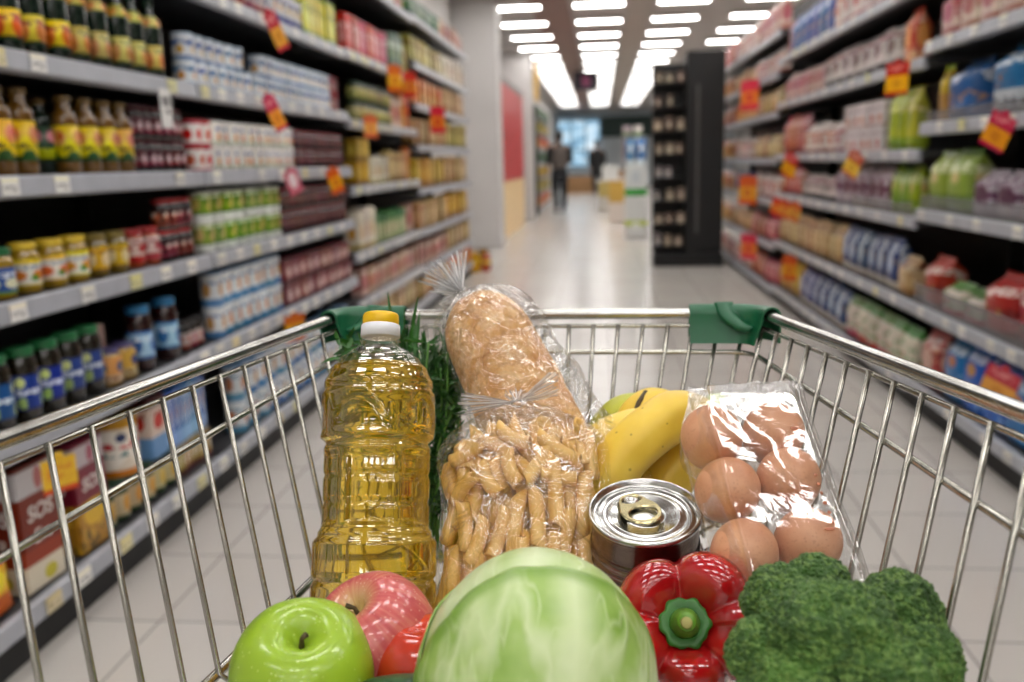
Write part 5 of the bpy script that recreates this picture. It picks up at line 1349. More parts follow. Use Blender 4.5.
while len(placed) < 98 and tries < 9000:
    tries += 1
    f = rp.uniform(0.10, 0.80)
    a, b = bag_w(f); a -= 0.012; b -= 0.009
    th = rp.uniform(PI*1.02, PI*1.98)
    cx_, sx_ = math.cos(th), math.sin(th)
    x = math.copysign(abs(cx_)**0.75, cx_)*a; y = math.copysign(abs(sx_)**0.75, sx_)*b
    dpt = rp.choice((0, 0, 0.010))
    y += dpt
    k = rp.choice((0, 0, 2, 1)) if f < 0.55 else rp.choice((1, 3, 3, 0))
    L = (0.046, 0.036, 0.052, 0.028)[k]
    R3 = pasta_rot(f, x/0.066*0.2)
    dv = R3 @ Vector((0, 0, 1))
    dv.y *= 0.35
    dv.normalize()
    c = Vector((x, y, PL*f))
    ok = True
    # stay inside the bag at both ends
    for s in (-1, 1):
        e = c+dv*(s*L/2)
        ff = e.z/PL
        if not 0.04 < ff < 0.86: ok = False; break
        aa, bb = bag_w(ff)
        if (abs(e.x)/(aa-0.006))**2.4+(abs(e.y)/(bb-0.004))**2.4 > 1: ok = False; break
    if not ok: continue
    for (c2, d2, L2) in placed:
        # distance between segments, sampled
        mnd = 1
        for s1 in (-0.42, 0, 0.42):
            p1 = c+dv*(s1*L)
            for s2 in (-0.42, 0, 0.42):
                mnd = min(mnd, (p1-(c2+d2*(s2*L2))).length)
        if mnd < (0.0098 if tries < 5000 else 0.0085): ok = False; break
    if not ok: continue
    placed.append((c, dv, L))
    o = new_obj('pasta_tube', pmesh[k], None, pb)
    o.matrix_basis = Matrix.Translation(c) @ basis(dv, (math.cos(tries), math.sin(tries), 0))
# the pasta deeper in the bag, beyond counting
fv, ff_ = [], []
for i in range(190):
    f = rp.uniform(0.06, 0.80); a, b = bag_w(f)
    k = rp.choice((0, 1, 1, 3))
    c = Vector((rp.uniform(-1, 1)*(a-0.020), rp.uniform(-0.35, 0.7)*(b-0.010), PL*f))
    M4 = Matrix.Translation(c) @ basis((rp.gauss(0, 0.5), rp.gauss(0, 0.3), 1), (math.cos(i), math.sin(i), 0))
    o_ = len(fv); vs, fs = pv[k]
    fv += [M4 @ Vector(v) for v in vs]; ff_ += [tuple(q+o_ for q in g) for g in fs]
pf = mesh('pasta_filling', fv, ff_, m_pasta, pb); pf['kind'] = 'stuff'

# ---- loaf of bread in a tied bag
L0, L1 = at(470, 297, 0.815), at(577, 520, 0.735)
ld = (L1-L0); LL = ld.length
lb = empty('bread_bag', L1); tag(lb, 'golden loaf of bread in a clear bag tied with a tuft, leaning behind the pasta', 'bread')
tocam = (EYE-(L0+L1)/2).normalized()
LM = basis(-ld, Vector((1, 0.0, 0.3))); lb.rotation_mode = 'QUATERNION'; lb.rotation_quaternion = LM.to_quaternion()
rings = []
for k in range(40):
    f = k/39.0                       # 0 bottom, 1 tip
    e = 1.0
    if f > 0.72: e = max(0.0, 1-((f-0.72)/0.28)**2.6)**0.45+0.01
    if f < 0.10: e = math.sqrt(max(0.002, 1-((0.10-f)/0.10)**2))
    rings.append(((0, 0, LL*f), (0.0405*e*(1.0+0.04*math.sin(f*5)), 0, 0), (0, 0.034*e, 0), 2.2))
vs, fs = rings_data(rings, 64, 0.0016, 45.0, seed=5.0)
t = NT('bread_crust'); c = t.coord('Object')
n1 = t.noise(c, 55, 4, 0.65); vd = t.voronoi(c, 120, 'F1', 0)
col = t.ramp(n1, [(0.25, hexc('#b9793a')), (0.5, hexc('#d9a362')), (0.72, hexc('#edc993'))])
col = t.mix(t.math('MULTIPLY', t.math('LESS_THAN', vd, 0.22), 0.35), col, hexc('#efd2a6'))
t.principled(col, 0.6, normal=t.bump(t.math('ADD', n1, t.math('MULTIPLY', vd, 0.5)), 0.9, 0.006), sss=0.05)
mesh('loaf', vs, fs, t.m, lb)
rings = []
for k in range(44):
    f = k/43.0
    h = -0.004+(LL+0.012)*f
    if f < 0.80: a, b = 0.047+0.016*(1-f)**1.5, 0.040
    else:
        q = (f-0.80)/0.2; a, b = 0.048*(1-q**2.6)+0.006*q, 0.040*(1-q**2.4)+0.005*q
    rings.append(((0.010*(1-f)-0.004*sm(0.8, 1, f), 0, h), (a, 0, 0), (0, b, 0), 2.1))
vs, fs = rings_data(rings, 96, 0.0032, 38.0, cap1=False, seed=9.0)
mesh('bag_film', vs, fs, film('bread_film', (0.97, 0.97, 0.96, 1), 0.08, 0.42, 0.11, 48, 1.0), lb)
kz = LL+0.007
fan('bag_tuft', lb, m_fan, (-0.004, 0, kz), 0, 0, 0.040, 0.004, 11, math.radians(62), math.radians(140), 6, 1.4)
fan('bag_tuft', lb, m_fan, (-0.004, 0.006, kz), 0, 0, 0.034, 0.004, 9, math.radians(70), math.radians(150), 7, 1.6)
fan('bag_tuft', lb, m_fan, (-0.004, -0.005, kz-0.002), 0, 0, 0.022, 0.004, 5, math.radians(160), math.radians(220), 8, 1.4)
tube('bag_tie', [(-0.004+0.0065*math.cos(a), 0.0055*math.sin(a), kz-0.001) for a in [2*PI*k/20 for k in range(21)]], 0.0014, m_knot, lb, 6)
# ---- bananas
t = NT('banana_peel'); c = t.coord('Object')
n1 = t.noise(c, 22, 3); sp = t.voronoi(c, 75, 'F1', 0)
col = t.ramp(n1, [(0.25, hexc('#d8b02e')), (0.55, hexc('#e6c445')), (0.8, hexc('#eed46a'))])
col = t.mix(t.math('MULTIPLY', t.math('LESS_THAN', sp, 0.09), 0.5), col, hexc('#8a6a1c'))
t.principled(col, 0.42, sss=0.06); m_ban = t.m
m_bgr = plain('banana_green', '#b3b52c', 0.45, var=0.10, nscale=30); m_btip = plain('banana_tip', '#4a3a1c', 0.7); m_bstem = plain('banana_stem', '#8d9a36', 0.5, var=0.12)
def banana(name, pts, rmax, mat, parent, stem=True, flip=False):
    P = [Vector(p) for p in spline(pts, 9)]
    n = len(P)
    rad = []
    for i in range(n):
        f = i/(n-1)
        e = min(1.0, (f/0.22))**0.6 if f < 0.22 else (min(1.0, (1-f)/0.25)**0.55 if f > 0.75 else 1.0)
        rad.append(rmax*max(0.22, e))
    sh = lambda th, f: 1.0-0.055*(0.5+0.5*math.cos(5*th))**2
    o = tube(name, [p-parent.location for p in P], rad, mat, parent, 30, True, sh)
    tdir = (P[-1]-P[-2]).normalized()
    tube('tip', [P[-1]-parent.location-tdir*0.002, P[-1]-parent.location+tdir*0.006], [rmax*0.24, rmax*0.17], m_btip, o, 12)
    return o
bb = empty('banana_bunch', at(625, 470, 0.70)); tag(bb, 'bunch of ripe yellow bananas behind the tin, before the clear egg pack', 'bananas')
banana('banana', [at(580, 600, 0.70), at(585, 545, 0.703), at(599, 498, 0.704), at(625, 455, 0.706), at(660, 425, 0.71), at(688, 411, 0.72), at(712, 412, 0.735)], 0.0212, m_ban, bb)
banana('banana', [at(560, 520, 0.75), at(578, 480, 0.75), at(600, 449, 0.753), at(630, 434, 0.756), at(665, 430, 0.745), at(700, 420, 0.745)], 0.0205, m_ban, bb)
banana('banana', [at(640, 540, 0.735), at(655, 500, 0.735), at(676, 472, 0.735), at(697, 448, 0.735), at(708, 420, 0.74)], 0.0205, m_ban, bb)
tube('stem', [q-bb.location for q in (at(700, 415, 0.735), at(710, 406, 0.745), at(718, 397, 0.755))], [0.011, 0.008, 0.007], m_bstem, bb, 12)
b2 = empty('banana_bunch', at(640, 425, 0.80)); tag(b2, 'two smaller green-yellow bananas lying behind the bunch by the front wires', 'bananas')
banana('banana', [at(597, 560, 0.79), at(598, 500, 0.80), at(602, 448, 0.805), at(614, 424, 0.805), at(628, 414, 0.81), at(648, 415, 0.815), at(668, 428, 0.82)], 0.0185, m_bgr, b2)
banana('banana', [at(628, 448, 0.79), at(636, 424, 0.79), at(650, 410, 0.795), at(666, 412, 0.80), at(680, 426, 0.805)], 0.0195, m_ban, b2)
tube('stem', [q-b2.location for q in (at(646, 393, 0.79), at(639, 402, 0.777), at(634, 416, 0.770), at(633, 428, 0.769))], [0.0030, 0.0022, 0.0022, 0.0026], m_btip, b2, 10)

# ---- ring-pull tin
tn = empty('food_tin'); tag(tn, 'ribbed steel tin with a ring-pull lid, right of the pasta bag', 'tin')
Tt = at(645, 509, 0.626); tv = (Vector((0, 0, 1))+(EYE-Tt).normalized()*0.28).normalized()
TH, TR = 0.104, 0.0383
tn.scale = (1.02, 1.02, 1.0)
tn.location = Tt-tv*TH; tn.rotation_mode = 'QUATERNION'; tn.rotation_quaternion = basis(tv, (1, -0.25, 0)).to_quaternion()
prof = [(0.036, 0.0), (TR, 0.001), (TR, 0.004), (0.0365, 0.006)]
for k in range(61):
    z = 0.010+0.074*k/60
    prof.append((0.0366+(0.0011*math.sin((z-0.02)/0.0064*2*PI) if 0.022 < z < 0.080 else 0), z))
prof += [(0.0366, 0.094), (0.0368, 0.0975), (0.0372, 0.099)]
t = NT('tin_side'); c = t.coord('Object'); nz = t.noise(t.mapping(c, (8, 8, 80)), 1.0, 2.0)
t.principled(t.ramp(nz, [(0.3, hexc('#6e5f58')), (0.7, hexc('#94857c'))]), 0.27, 1.0); m_tside = t.m
lathe('tin_body', prof, m_tside, tn, 72, close1=False)
m_ttop = metal('tin_lid', '#c9c9c6', 0.2)
lathe('tin_lid', [(0.0370, 0.0992), (0.0383, 0.0996), (0.0388, 0.1012), (0.0386, 0.1034), (0.0376, 0.104), (0.0366, 0.1034), (0.0360, 0.1000), (0.0350, 0.0990), (0.0335, 0.0992), (0.0325, 0.0998), (0.0312, 0.0998), (0.0300, 0.0991), (0.0250, 0.0990), (0.0242, 0.0995), (0.0232, 0.0995), (0.0224, 0.0990), (0.0150, 0.0990), (0.0142, 0.0986), (0.0130, 0.0986), (0.0122, 0.0990), (0.001, 0.0990)], m_ttop, tn, 80, close0=False)
# ring pull: nose with rivet and an oval finger ring
m_tab = metal('ring_pull_brass', '#c9bd92', 0.22)
bm = bmesh.new()
NS = 36
def loop_(pts):
    v = [bm.verts.new((x, y, 0)) for x, y in pts]
    return [bm.edges.new((v[i], v[(i+1) % len(v)])) for i in range(len(v))]
an = [2*PI*k/NS for k in range(NS)]
def outl(a):
    # plate: wide finger ring below, narrower rounded nose above
    w_ = 0.0098-0.0022*sm(-0.2, 1.0, math.sin(a))-0.0008*math.exp(-((math.sin(a)-0.35)/0.25)**2)
    return (math.copysign(abs(math.cos(a))**0.8, math.cos(a))*w_, 0.0135*math.sin(a))
ed_ = loop_([outl(a) for a in an]) + loop_([(0.0068*math.cos(a), -0.0048+0.0056*math.sin(a)) for a in an]) + loop_([(0.0048*math.cos(a), 0.0078+0.0030*math.sin(a)) for a in an])
r_ = bmesh.ops.triangle_fill(bm, use_beauty=True, edges=ed_)
fc = [g for g in bm.faces]
ex = bmesh.ops.extrude_face_region(bm, geom=fc)
for g in ex['geom']:
    if isinstance(g, bmesh.types.BMVert): g.co.z += 0.0016
tb = from_bm('ring_pull', bm, m_tab, tn); tb.location = (-0.005, 0.003, 0.1005); tb.rotation_euler = (math.radians(-3), 0, math.radians(38)); tb.scale = (1.45, 1.45, 1.2)
rv = lathe('rivet', [(0.0036, -0.0004), (0.0036, 0.0016), (0.0026, 0.0024), (0.0008, 0.0026)], m_ttop, tb, 24); rv.location = (0, 0.0078, 0)
tb.modifiers.new('bev', 'BEVEL').width = 0.0005

# ---- eggs in a clear pack
eg = [(712, 437, .690), (725, 494, .665), (743, 556, .630), (772, 436, .700), (787, 482, .672), (808, 541, .637)]
KE = 0.925
E3 = [at(e[0], e[1], e[2]*KE) for e in eg]
Pc = sum(E3, Vector())/6
ev = ((E3[2]-E3[0])+(E3[5]-E3[3])).normalized()          # down the pack
eu = ((E3[3]-E3[0])+(E3[5]-E3[2])); eu = (eu-ev*eu.dot(ev)).normalized()
en = eu.cross(ev)
if en.dot(EYE-Pc) < 0: en = -en
t = NT('egg_shell'); c = t.coord('Object'); n1 = t.noise(c, 45, 3); n2 = t.noise(c, 600, 2)
col = t.ramp(n1, [(0.3, hexc('#c98a64')), (0.7, hexc('#dca580'))])
col = t.mix(t.math('MULTIPLY', t.math('GREATER_THAN', n2, 0.64), 0.35), col, hexc('#a8694a'))
t.principled(col, 0.42, sss=0.08); m_egg = t.m
prof = []
for k in range(29):
    a = -PI/2+PI*k/28
    z = 0.028*math.sin(a); r = 0.0232*math.cos(a)*(1-0.10*math.sin(a))
    prof.append((max(r, 0.0002), z))
egg = lathe('egg', [(a*KE, b*KE) for a, b in prof], m_egg, None, 36)
nm = ('upper left', 'middle left', 'lower left', 'upper right', 'middle right', 'lower right')
re_ = random.Random(2)
for i, p in enumerate(E3):
    o = egg if i == 0 else egg.copy()
    if i: COL.objects.link(o)
    q = Pc+eu*((p-Pc).dot(eu))+ev*((p-Pc).dot(ev))
    o.location = q; o.rotation_mode = 'QUATERNION'
    o.rotation_quaternion = basis(-en+eu*re_.uniform(-.12, .12)+ev*re_.uniform(-.12, .12)).to_quaternion()
    tag(o, f'brown egg in the {nm[i]} cup of the clear egg pack', 'egg', 'eggs in the clear pack')
PK = Matrix((eu, -ev, en)).transposed().to_4x4()
ep = empty('egg_pack', Pc); tag(ep, 'clear crinkled plastic egg pack with seam, standing right of the tin', 'egg pack')
ep.rotation_mode = 'QUATERNION'; ep.rotation_quaternion = PK.to_quaternion()
ep.scale = (KE, KE, KE)
cups = [((p-Pc).dot(eu)/KE, (p-Pc).dot(ev)/KE) for p in E3]
U0, U1, V0, V1 = -0.048, 0.056, -0.098, 0.114
m_pet2 = film('pack_plastic', (0.97, 0.97, 0.97, 1), 0.07, 0.36, 0.12, 22, 0.08)
m_crk = film('pack_plastic_crinkled', (0.95, 0.95, 0.95, 1), 0.10, 0.5, 0.10, 110, 1.0, 0.05)
def sheet(name, fn, nu, nv, mat, parent, u0=U0, u1=U1, v0=V0, v1=V1):
    vs, fs = [], []
    for j in range(nv+1):
        for i in range(nu+1):
            u = u0+(u1-u0)*i/nu; v = v0+(v1-v0)*j/nv
            q = fn(u, v); vs.append((q[0], -q[1], q[2]))
    for j in range(nv):
        for i in range(nu):
            a = j*(nu+1)+i; fs.append((a, a+1, a+nu+2, a+nu+1))
    return mesh(name, vs, fs, mat, parent)
def tap(u, v): return 0.016*(1-sm(-0.095, -0.045, v))*(1-(u-U0)/(U1-U0))
def lid_fn(u, v):
    # skew: the pack widens to the right at its lower end
    l = sm(U0, U0+0.013, u)*(1-sm(0.040, 0.058, u))
    e = sm(V0+0.004, V0+0.030, v)*(1-sm(V1-0.016, V1-0.003, v))
    h = 0.0405*l*e
    h += 0.0016*math.exp(-((u-0.036)/0.0016)**2)*e + 0.0012*math.exp(-((u+0.040)/0.0016)**2)*e
    for (cu, cv) in cups:
        h += 0.0012*math.exp(-(((u-cu)/0.020)**2+((v-cv)/0.020)**2))*e*l
    p = Vector((u*9, v*9, 3.0))
    h += (0.0040*mnoise.noise(Vector((u*22, v*22, 1)))+0.0006*mnoise.noise(Vector((u*90, v*60, 4))))*e*l
    crk = 1-sm(V0+0.02, V0+0.042, v)
    h += crk*(0.005*mnoise.noise(Vector((u*85, v*120, 7)))+0.003*abs(mnoise.noise(Vector((u*200, v*160, 2)))))
    rgt = sm(0.044, 0.058, u)
    h += rgt*0.003*mnoise.noise(Vector((u*100, v*170, 5)))
    return (u+tap(u, v), v, h-0.004)
def tray_fn(u, v):
    h = -0.005
    for (cu, cv) in cups:
        d = math.hypot(u-cu, v-cv)
        h -= 0.0300*(1-sm(0.0150, 0.0258, d))
    return (u+tap(u, v), v, h)
sheet('lid', lid_fn, 90, 120, m_pet2, ep)
sheet('top_flange', lambda u, v: (u+tap(u, v), v, lid_fn(u, v)[2]+0.0008), 70, 26, m_crk, ep, v1=V0+0.036)
sheet('side_flange', lambda u, v: (u, v, lid_fn(u, v)[2]+0.0008+0.0015*math.sin(v*520)), 10, 130, m_crk, ep, u0=0.048)
sheet('tray', tray_fn, 90, 120, m_pet2, ep)
m_prt = plain('print_copper', '#b06a4c', 0.4)
for k, (v, s) in enumerate(((-0.028, 1.6), (0.012, 0.6), (0.019, 0.7), (0.026, 0.6), (0.034, 0.9), (0.042, 0.7), (0.050, 0.5), (0.055, 2.0))):
    u = 0.0285-0.004*(s > 1.5)
    q = lid_fn(u, v)
    bm = bmesh.new(); bmesh.ops.create_uvsphere(bm, u_segments=12, v_segments=6, radius=0.0016, matrix=Matrix.Translation((q[0], -q[1], q[2]+0.0009)) @ Matrix.Diagonal((s*1.2, 0.9, 0.22, 1)))
    from_bm('printed_mark', bm, m_prt, ep, True)

# ---- red bell pepper
Pp = at(685, 622, 0.543)
pp = empty('bell_pepper', Pp); tag(pp, 'glossy red bell pepper with a green stem, stem towards us', 'bell pepper')
pax = ((EYE-Pp).normalized()+Vector((0.03, 0, 0.22))).normalized()
pp.scale = (1.10, 1.10, 0.92); pp.rotation_mode = 'QUATERNION'; pp.rotation_quaternion = basis(pax, (1, 0, 0)).to_quaternion()
NL = 5
def lobe(th):
    g = abs(math.cos(NL*0.5*th+0.55))
    return g**0.55
prof = [(0.0005, -0.011), (0.006, -0.0115), (0.011, -0.010), (0.016, -0.005), (0.022, 0.0015), (0.028, 0.0045), (0.034, 0.003), (0.039, -0.003), (0.0425, -0.012), (0.044, -0.024), (0.0435, -0.038), (0.041, -0.052), (0.036, -0.064), (0.028, -0.072), (0.018, -0.075), (0.008, -0.072), (0.0005, -0.070)]
P2 = spline(prof, 5)
def pmod(r, z, th):
    l = lobe(th)
    f = min(1.0, r/0.03)
    am = 0.92+0.10*math.sin(th*1.0+0.6)+0.05*math.sin(2*th+1)
    sh = sm(0.008, 0.024, r)
    r2 = r*(1-0.17*(1-l)*f)*(1+(am-0.92)*f*0.6)
    z2 = z-0.011*(1-l)*sh*(1 if z > -0.03 else 0.5)+0.004*math.sin(th*1.5+1)*sh
    return r2, z2
t = NT('pepper_skin'); c = t.coord('Object'); n1 = t.noise(c, 30, 3)
col = t.ramp(n1, [(0.3, hexc('#8f0a10')), (0.7, hexc('#b31418'))])
t.principled(col, 0.16, coat=0.8, sss=0.08); m_pep = t.m
lathe('flesh', list(reversed(P2)), m_pep, pp, 160, pmod)
m_pst = plain('pepper_stem', '#5f8f24', 0.4, var=0.18, nscale=60); m_cal = plain('pepper_calyx', '#2f6d22', 0.4, var=0.15, nscale=80)
def cal(r, z, th): return (r*0.88*(1+0.05*math.cos(6*th)+0.04*math.cos(11*th)), z)
lathe('calyx', [(0.0005, -0.012), (0.012, -0.011), (0.0155, -0.0065), (0.0158, -0.0035), (0.0135, -0.0025), (0.0095, -0.0045), (0.006, -0.005)], m_cal, pp, 60, cal)
tube('stem', [(0, 0, -0.006), (0.0003, -0.0002, 0.000), (0.0006, -0.0008, 0.008), (0.0006, -0.002, 0.0135), (0.0005, -0.0024, 0.015)], [0.0088, 0.0074, 0.0058, 0.0052, 0.0042], m_pst, pp, 22)
tube('stem_cut', [(0.0005, -0.0024, 0.0149), (0.0005, -0.0025, 0.0155)], [0.0036, 0.0026], plain('stem_cut', '#a8a05c', 0.6), pp, 16)

# ---- broccoli
Bc = at(842, 668, 0.47)
br_ = empty('broccoli', Bc); tag(br_, 'dark green broccoli head in the right corner of the cart', 'broccoli')
t = NT('broccoli_buds'); c = t.coord('Object')
n1 = t.noise(c, 35, 3); vd = t.voronoi(c, 520, 'F1', 0)
col = t.ramp(n1, [(0.3, hexc('#2a4a17')), (0.5, hexc('#3d6324')), (0.72, hexc('#56802f'))])
vc = t.voronoi(c, 420, 'F1', 1)
spx = t.n('ShaderNodeSeparateColor'); t.l(vc, spx.inputs[0])
col = t.mix(t.math('MULTIPLY', t.math('GREATER_THAN', spx.outputs[0], 0.66), 0.55), col, hexc('#80a050'))
t.principled(col, 0.55, normal=t.bump(t.math('SUBTRACT', 1.0, vd), 1.0, 0.003)); m_bro = t.m
def bud(name, px, py, d, r, sq, seed, sub=6):
    d *= 0.94; r *= 0.94; c = at(px-5, py, d)-Bc
    bm = bmesh.new(); bmesh.ops.create_icosphere(bm, subdivisions=sub, radius=1.0)
    up = (EYE-Bc).normalized()*0.5+Vector((0, 0, 0.8)); up.normalize()
    for v in bm.verts:
        n = v.co.normalized(); p = n*r
        s = Vector((seed*3.1, seed*1.7, seed))
        big = mnoise.noise(p*42+s)*0.10+mnoise.noise(p*95+s)*0.06
        d1 = mnoise.voronoi(p*165+s)[0][0]; d2 = mnoise.voronoi(p*420+s)[0][0]
        k = 1+big+0.10*(0.55-min(d1, 0.9))+0.10*(0.5-min(d2, 0.9))
        q = n*(r*k)
        # flatten underneath
        h = q.dot(up)
        if h < 0: q = q-up*h*0.70
        v.co = c+q*1.0
    return from_bm(name, bm, m_bro, br_, True)
# floret domes: picture column, row, distance, radius
for i, (px, py, d, r) in enumerate(((786, 603, 0.515, 0.0220), (823, 588, 0.520, 0.0200), (832, 652, 0.487, 0.0400), (905, 612, 0.507, 0.0235), (918, 660, 0.492, 0.0260), (772, 655, 0.487, 0.0215), (880, 700, 0.468, 0.0350), (800, 700, 0.468, 0.0290))):
    bud('floret', px, py, d, r, 1, i+1, 6 if i != 2 else 6)
base_ = at(850, 700, 0.55)-Bc
m_stk = plain('broccoli_stalk', '#8fa860', 0.5, var=0.1)
zf = CZ+0.004-Bc.z
tube('stalk', [Vector((0.0, 0.02, -0.01)), Vector((0.0, 0.03, -0.03)), Vector((-0.016, 0.030, zf+0.012)), Vector((-0.016, 0.030, zf))], [0.03, 0.02, 0.018, 0.017], m_stk, br_, 20)

# ---- cabbage
Cc = at(537, 695, 0.490)+Vector((0, 0, 0.006)); CR = 0.0725
cb = empty('cabbage', Cc); tag(cb, 'pale green cabbage head in the middle front of the cart', 'cabbage')
view = (EYE-Cc).normalized()
def cab_mat(name, lo, hi, vein, edge):
    """leaf with veins fanning out from its base (vein_a: angle at the base, vein_d: distance along the leaf)"""
    t = NT(name); c = t.coord('Object')
    at_ = lambda n: t.n('ShaderNodeAttribute', attribute_name=n).outputs['Fac']
    va, vd_ = at_('vein_a'), at_('vein_d')
    n0 = t.noise(c, 24, 3, 0.55); n2 = t.noise(c, 70, 2)
    def lines(fa, fd, gain, sd):
        cb_ = t.n('ShaderNodeCombineXYZ')
        t.l(t.math('ADD', t.math('MULTIPLY', va, fa), t.math('MULTIPLY', n0, 0.9)), cb_.inputs[0]); t.l(t.math('MULTIPLY', vd_, fd), cb_.inputs[1]); cb_.inputs[2].default_value = sd
        nz = t.n('ShaderNodeTexNoise'); t.l(cb_.outputs[0], nz.inputs['Vector']); nz.inputs['Scale'].default_value = 1.0; nz.inputs['Detail'].default_value = 1.5
        return t.math('SUBTRACT', 1.0, t.math('MULTIPLY', t.math('ABSOLUTE', t.math('SUBTRACT', nz.outputs[0], 0.5)), gain), clamp=True)
    vf = t.math('MAXIMUM', t.math('MULTIPLY', lines(4.0, 0.6, 18.0, 1.0), 0.8), t.math('MULTIPLY', lines(11.0, 2.2, 22.0, 4.0), 0.5))
    mid = t.math('SUBTRACT', 1.0, t.math('MULTIPLY', t.math('ABSOLUTE', va), 9.0), clamp=True)
    vf = t.math('MAXIMUM', vf, mid)
    col = t.ramp(n0, [(0.30, hexc(lo)), (0.5, hexc(hi)), (0.80, hexc(vein))])
    col = t.mix(t.math('MULTIPLY', vf, 0.8), col, hexc(vein))
    eg_ = at_('leaf_edge')
    col = t.mix(t.math('MULTIPLY', eg_, 0.75), col, hexc(edge))
    bp = t.bump(t.math('ADD', t.math('ADD', t.math('MULTIPLY', vf, 0.5), n0), t.math('MULTIPLY', n2, 0.3)), 0.35, 0.004)
    t.principled(col, 0.36, normal=bp, sss=0.10)
    return t.m
m_cab = cab_mat('cabbage_leaf_pale', '#8fae58', '#adc280', '#cfdbb2', '#7ea042')
m_cab2 = cab_mat('cabbage_leaf', '#759c34', '#98b75e', '#d0ddb0', '#6a922c')
def csurf(n, extra=0.0):
    p = n*CR
    w = 0.020*mnoise.noise(p*20)+0.010*mnoise.noise(p*48+Vector((3, 1, 0)))
    return Vector((p.x*0.88, p.y*0.98, p.z*1.02))*(1+w+extra)
def fattr(me, name, vals):
    a = me.attributes.new(name, 'FLOAT', 'POINT')
    for i, v in enumerate(vals): a.data[i].value = v
bm = bmesh.new(); bmesh.ops.create_uvsphere(bm, u_segments=96, v_segments=64, radius=1.0)
va_, vd2 = [], []
for v in bm.verts:
    n = v.co.normalized(); va_.append(math.atan2(n.x, n.z+1.15)); vd2.append(n.z+1)
    v.co = csurf(n)
ho = from_bm('heart', bm, m_cab, cb, True)
fattr(ho.data, 'vein_a', va_); fattr(ho.data, 'vein_d', vd2)
def leaf(dirv, rad, lift, seed, mat, squash=1.0, tilt=0.0):
    """outer leaf: a cap of the head, slightly larger, with a wavy curling edge"""
    B = basis(dirv, (math.cos(tilt), 0, -math.sin(tilt))); vs, fs = [], []
    NR, NA = 40, 120
    A_, D_, E_ = [], [], []
    for i in range(NR+1):
        f = i/NR
        for k in range(NA):
            a = 2*PI*k/NA
            ra = rad*(1+0.07*mnoise.noise(Vector((math.cos(a)*1.3, math.sin(a)*1.3, seed)))+0.02*mnoise.noise(Vector((math.cos(a)*5, math.sin(a)*5, seed))))
            ra *= (1 if math.sin(a) < 0 else squash)
            th = ra*f
            n = B.to_3x3() @ Vector((math.sin(th)*math.cos(a), math.sin(th)*math.sin(a), math.cos(th)))
            curl = 0.016*sm(0.93, 1.0, f)*(0.6+0.9*mnoise.noise(Vector((math.cos(a)*2, math.sin(a)*2, seed+4))))
            rip = 0.016*f*mnoise.noise(Vector((math.cos(a)*3*f, math.sin(a)*3*f, seed+9)))
            vs.append(csurf(n, lift+curl+rip))
            X_, Y_ = th/rad*math.cos(a), th/rad*math.sin(a)
            A_.append(math.atan2(X_, Y_+1.1)); D_.append(Y_+1.1); E_.append(sm(0.90, 0.97, f))
    for i in range(NR):
        for k in range(NA):
            a = i*NA+k; b = i*NA+(k+1) % NA
            fs.append((a, b, b+NA, a+NA))
    o = mesh('outer_leaf', vs, fs, mat, cb)
    fattr(o.data, 'vein_a', A_); fattr(o.data, 'vein_d', D_); fattr(o.data, 'leaf_edge', E_)
    s = o.modifiers.new('sol', 'SOLIDIFY'); s.thickness = 0.0012; s.offset = 0
    return o
upv = Vector((0, 0, 1)); rgt = Vector((1, 0, 0))
leaf(view*1.0-upv*0.66+rgt*0.12, math.radians(88), 0.020, 1.0, m_cab2, 1.0, 0.3)
leaf(Vector((0.9, 0.5, -0.6)), math.radians(66), 0.010, 2.0, m_cab)
leaf(Vector((-0.8, 0.3, -0.5)), math.radians(62), 0.012, 3.0, m_cab2)

# ---- apples
def apple(name, c, ax, R, mat, label, stemtilt=0.2, squash=0.92, dx=0.0):
    o = empty(name, c); tag(o, label, 'apple')
    o.rotation_mode = 'QUATERNION'; o.rotation_quaternion = basis(ax, (1, 0, 0)).to_quaternion()
    prof = [(0.001, 0.60), (0.05, 0.605), (0.12, 0.68), (0.22, 0.80), (0.36, 0.88), (0.52, 0.885), (0.70, 0.80), (0.87, 0.60), (0.975, 0.33), (1.0, 0.05), (0.97, -0.22), (0.87, -0.50), (0.70, -0.74), (0.50, -0.88), (0.32, -0.91), (0.18, -0.86), (0.06, -0.80), (0.001, -0.79)]
    P = [(r*R, z*R*squash/0.92) for r, z in spline(prof, 4)]
    def f(r, z, th):
        k = 1+0.010*math.cos(5*th+0.5)*(abs(z)/R)+0.012*math.sin(th+dx)
        return r*k, z+0.02*R*math.sin(th+dx)*(r/R)
    lathe('apple_flesh', list(reversed(P)), mat, o, 72, f)
    s = R
    tube('stem', [(0, 0, 0.58*s), (0.01*s, 0.01*s, 0.75*s), (stemtilt*0.22*s, 0.03*s, 0.82*s)], [0.045*s, 0.032*s, 0.045*s], plain('apple_stem', '#4a3a20', 0.7), o, 10)
    return o
t = NT('green_apple_skin'); c = t.coord('Object'); n1 = t.noise(c, 14, 2); vd = t.voronoi(c, 260, 'F1', 0)
col = t.ramp(n1, [(0.3, hexc('#86a81c')), (0.7, hexc('#9cbc30'))])
col = t.mix(t.math('MULTIPLY', t.math('LESS_THAN', vd, 0.16), 0.6), col, hexc('#d2e08a'))
t.principled(col, 0.3, coat=0.3, sss=0.08); m_ga = t.m
t = NT('red_apple_skin'); c = t.coord('Object')
sp_ = t.n('ShaderNodeSeparateXYZ'); t.l(c, sp_.inputs[0])
ang = t.math('ARCTAN2', sp_.outputs[0], sp_.outputs[1])
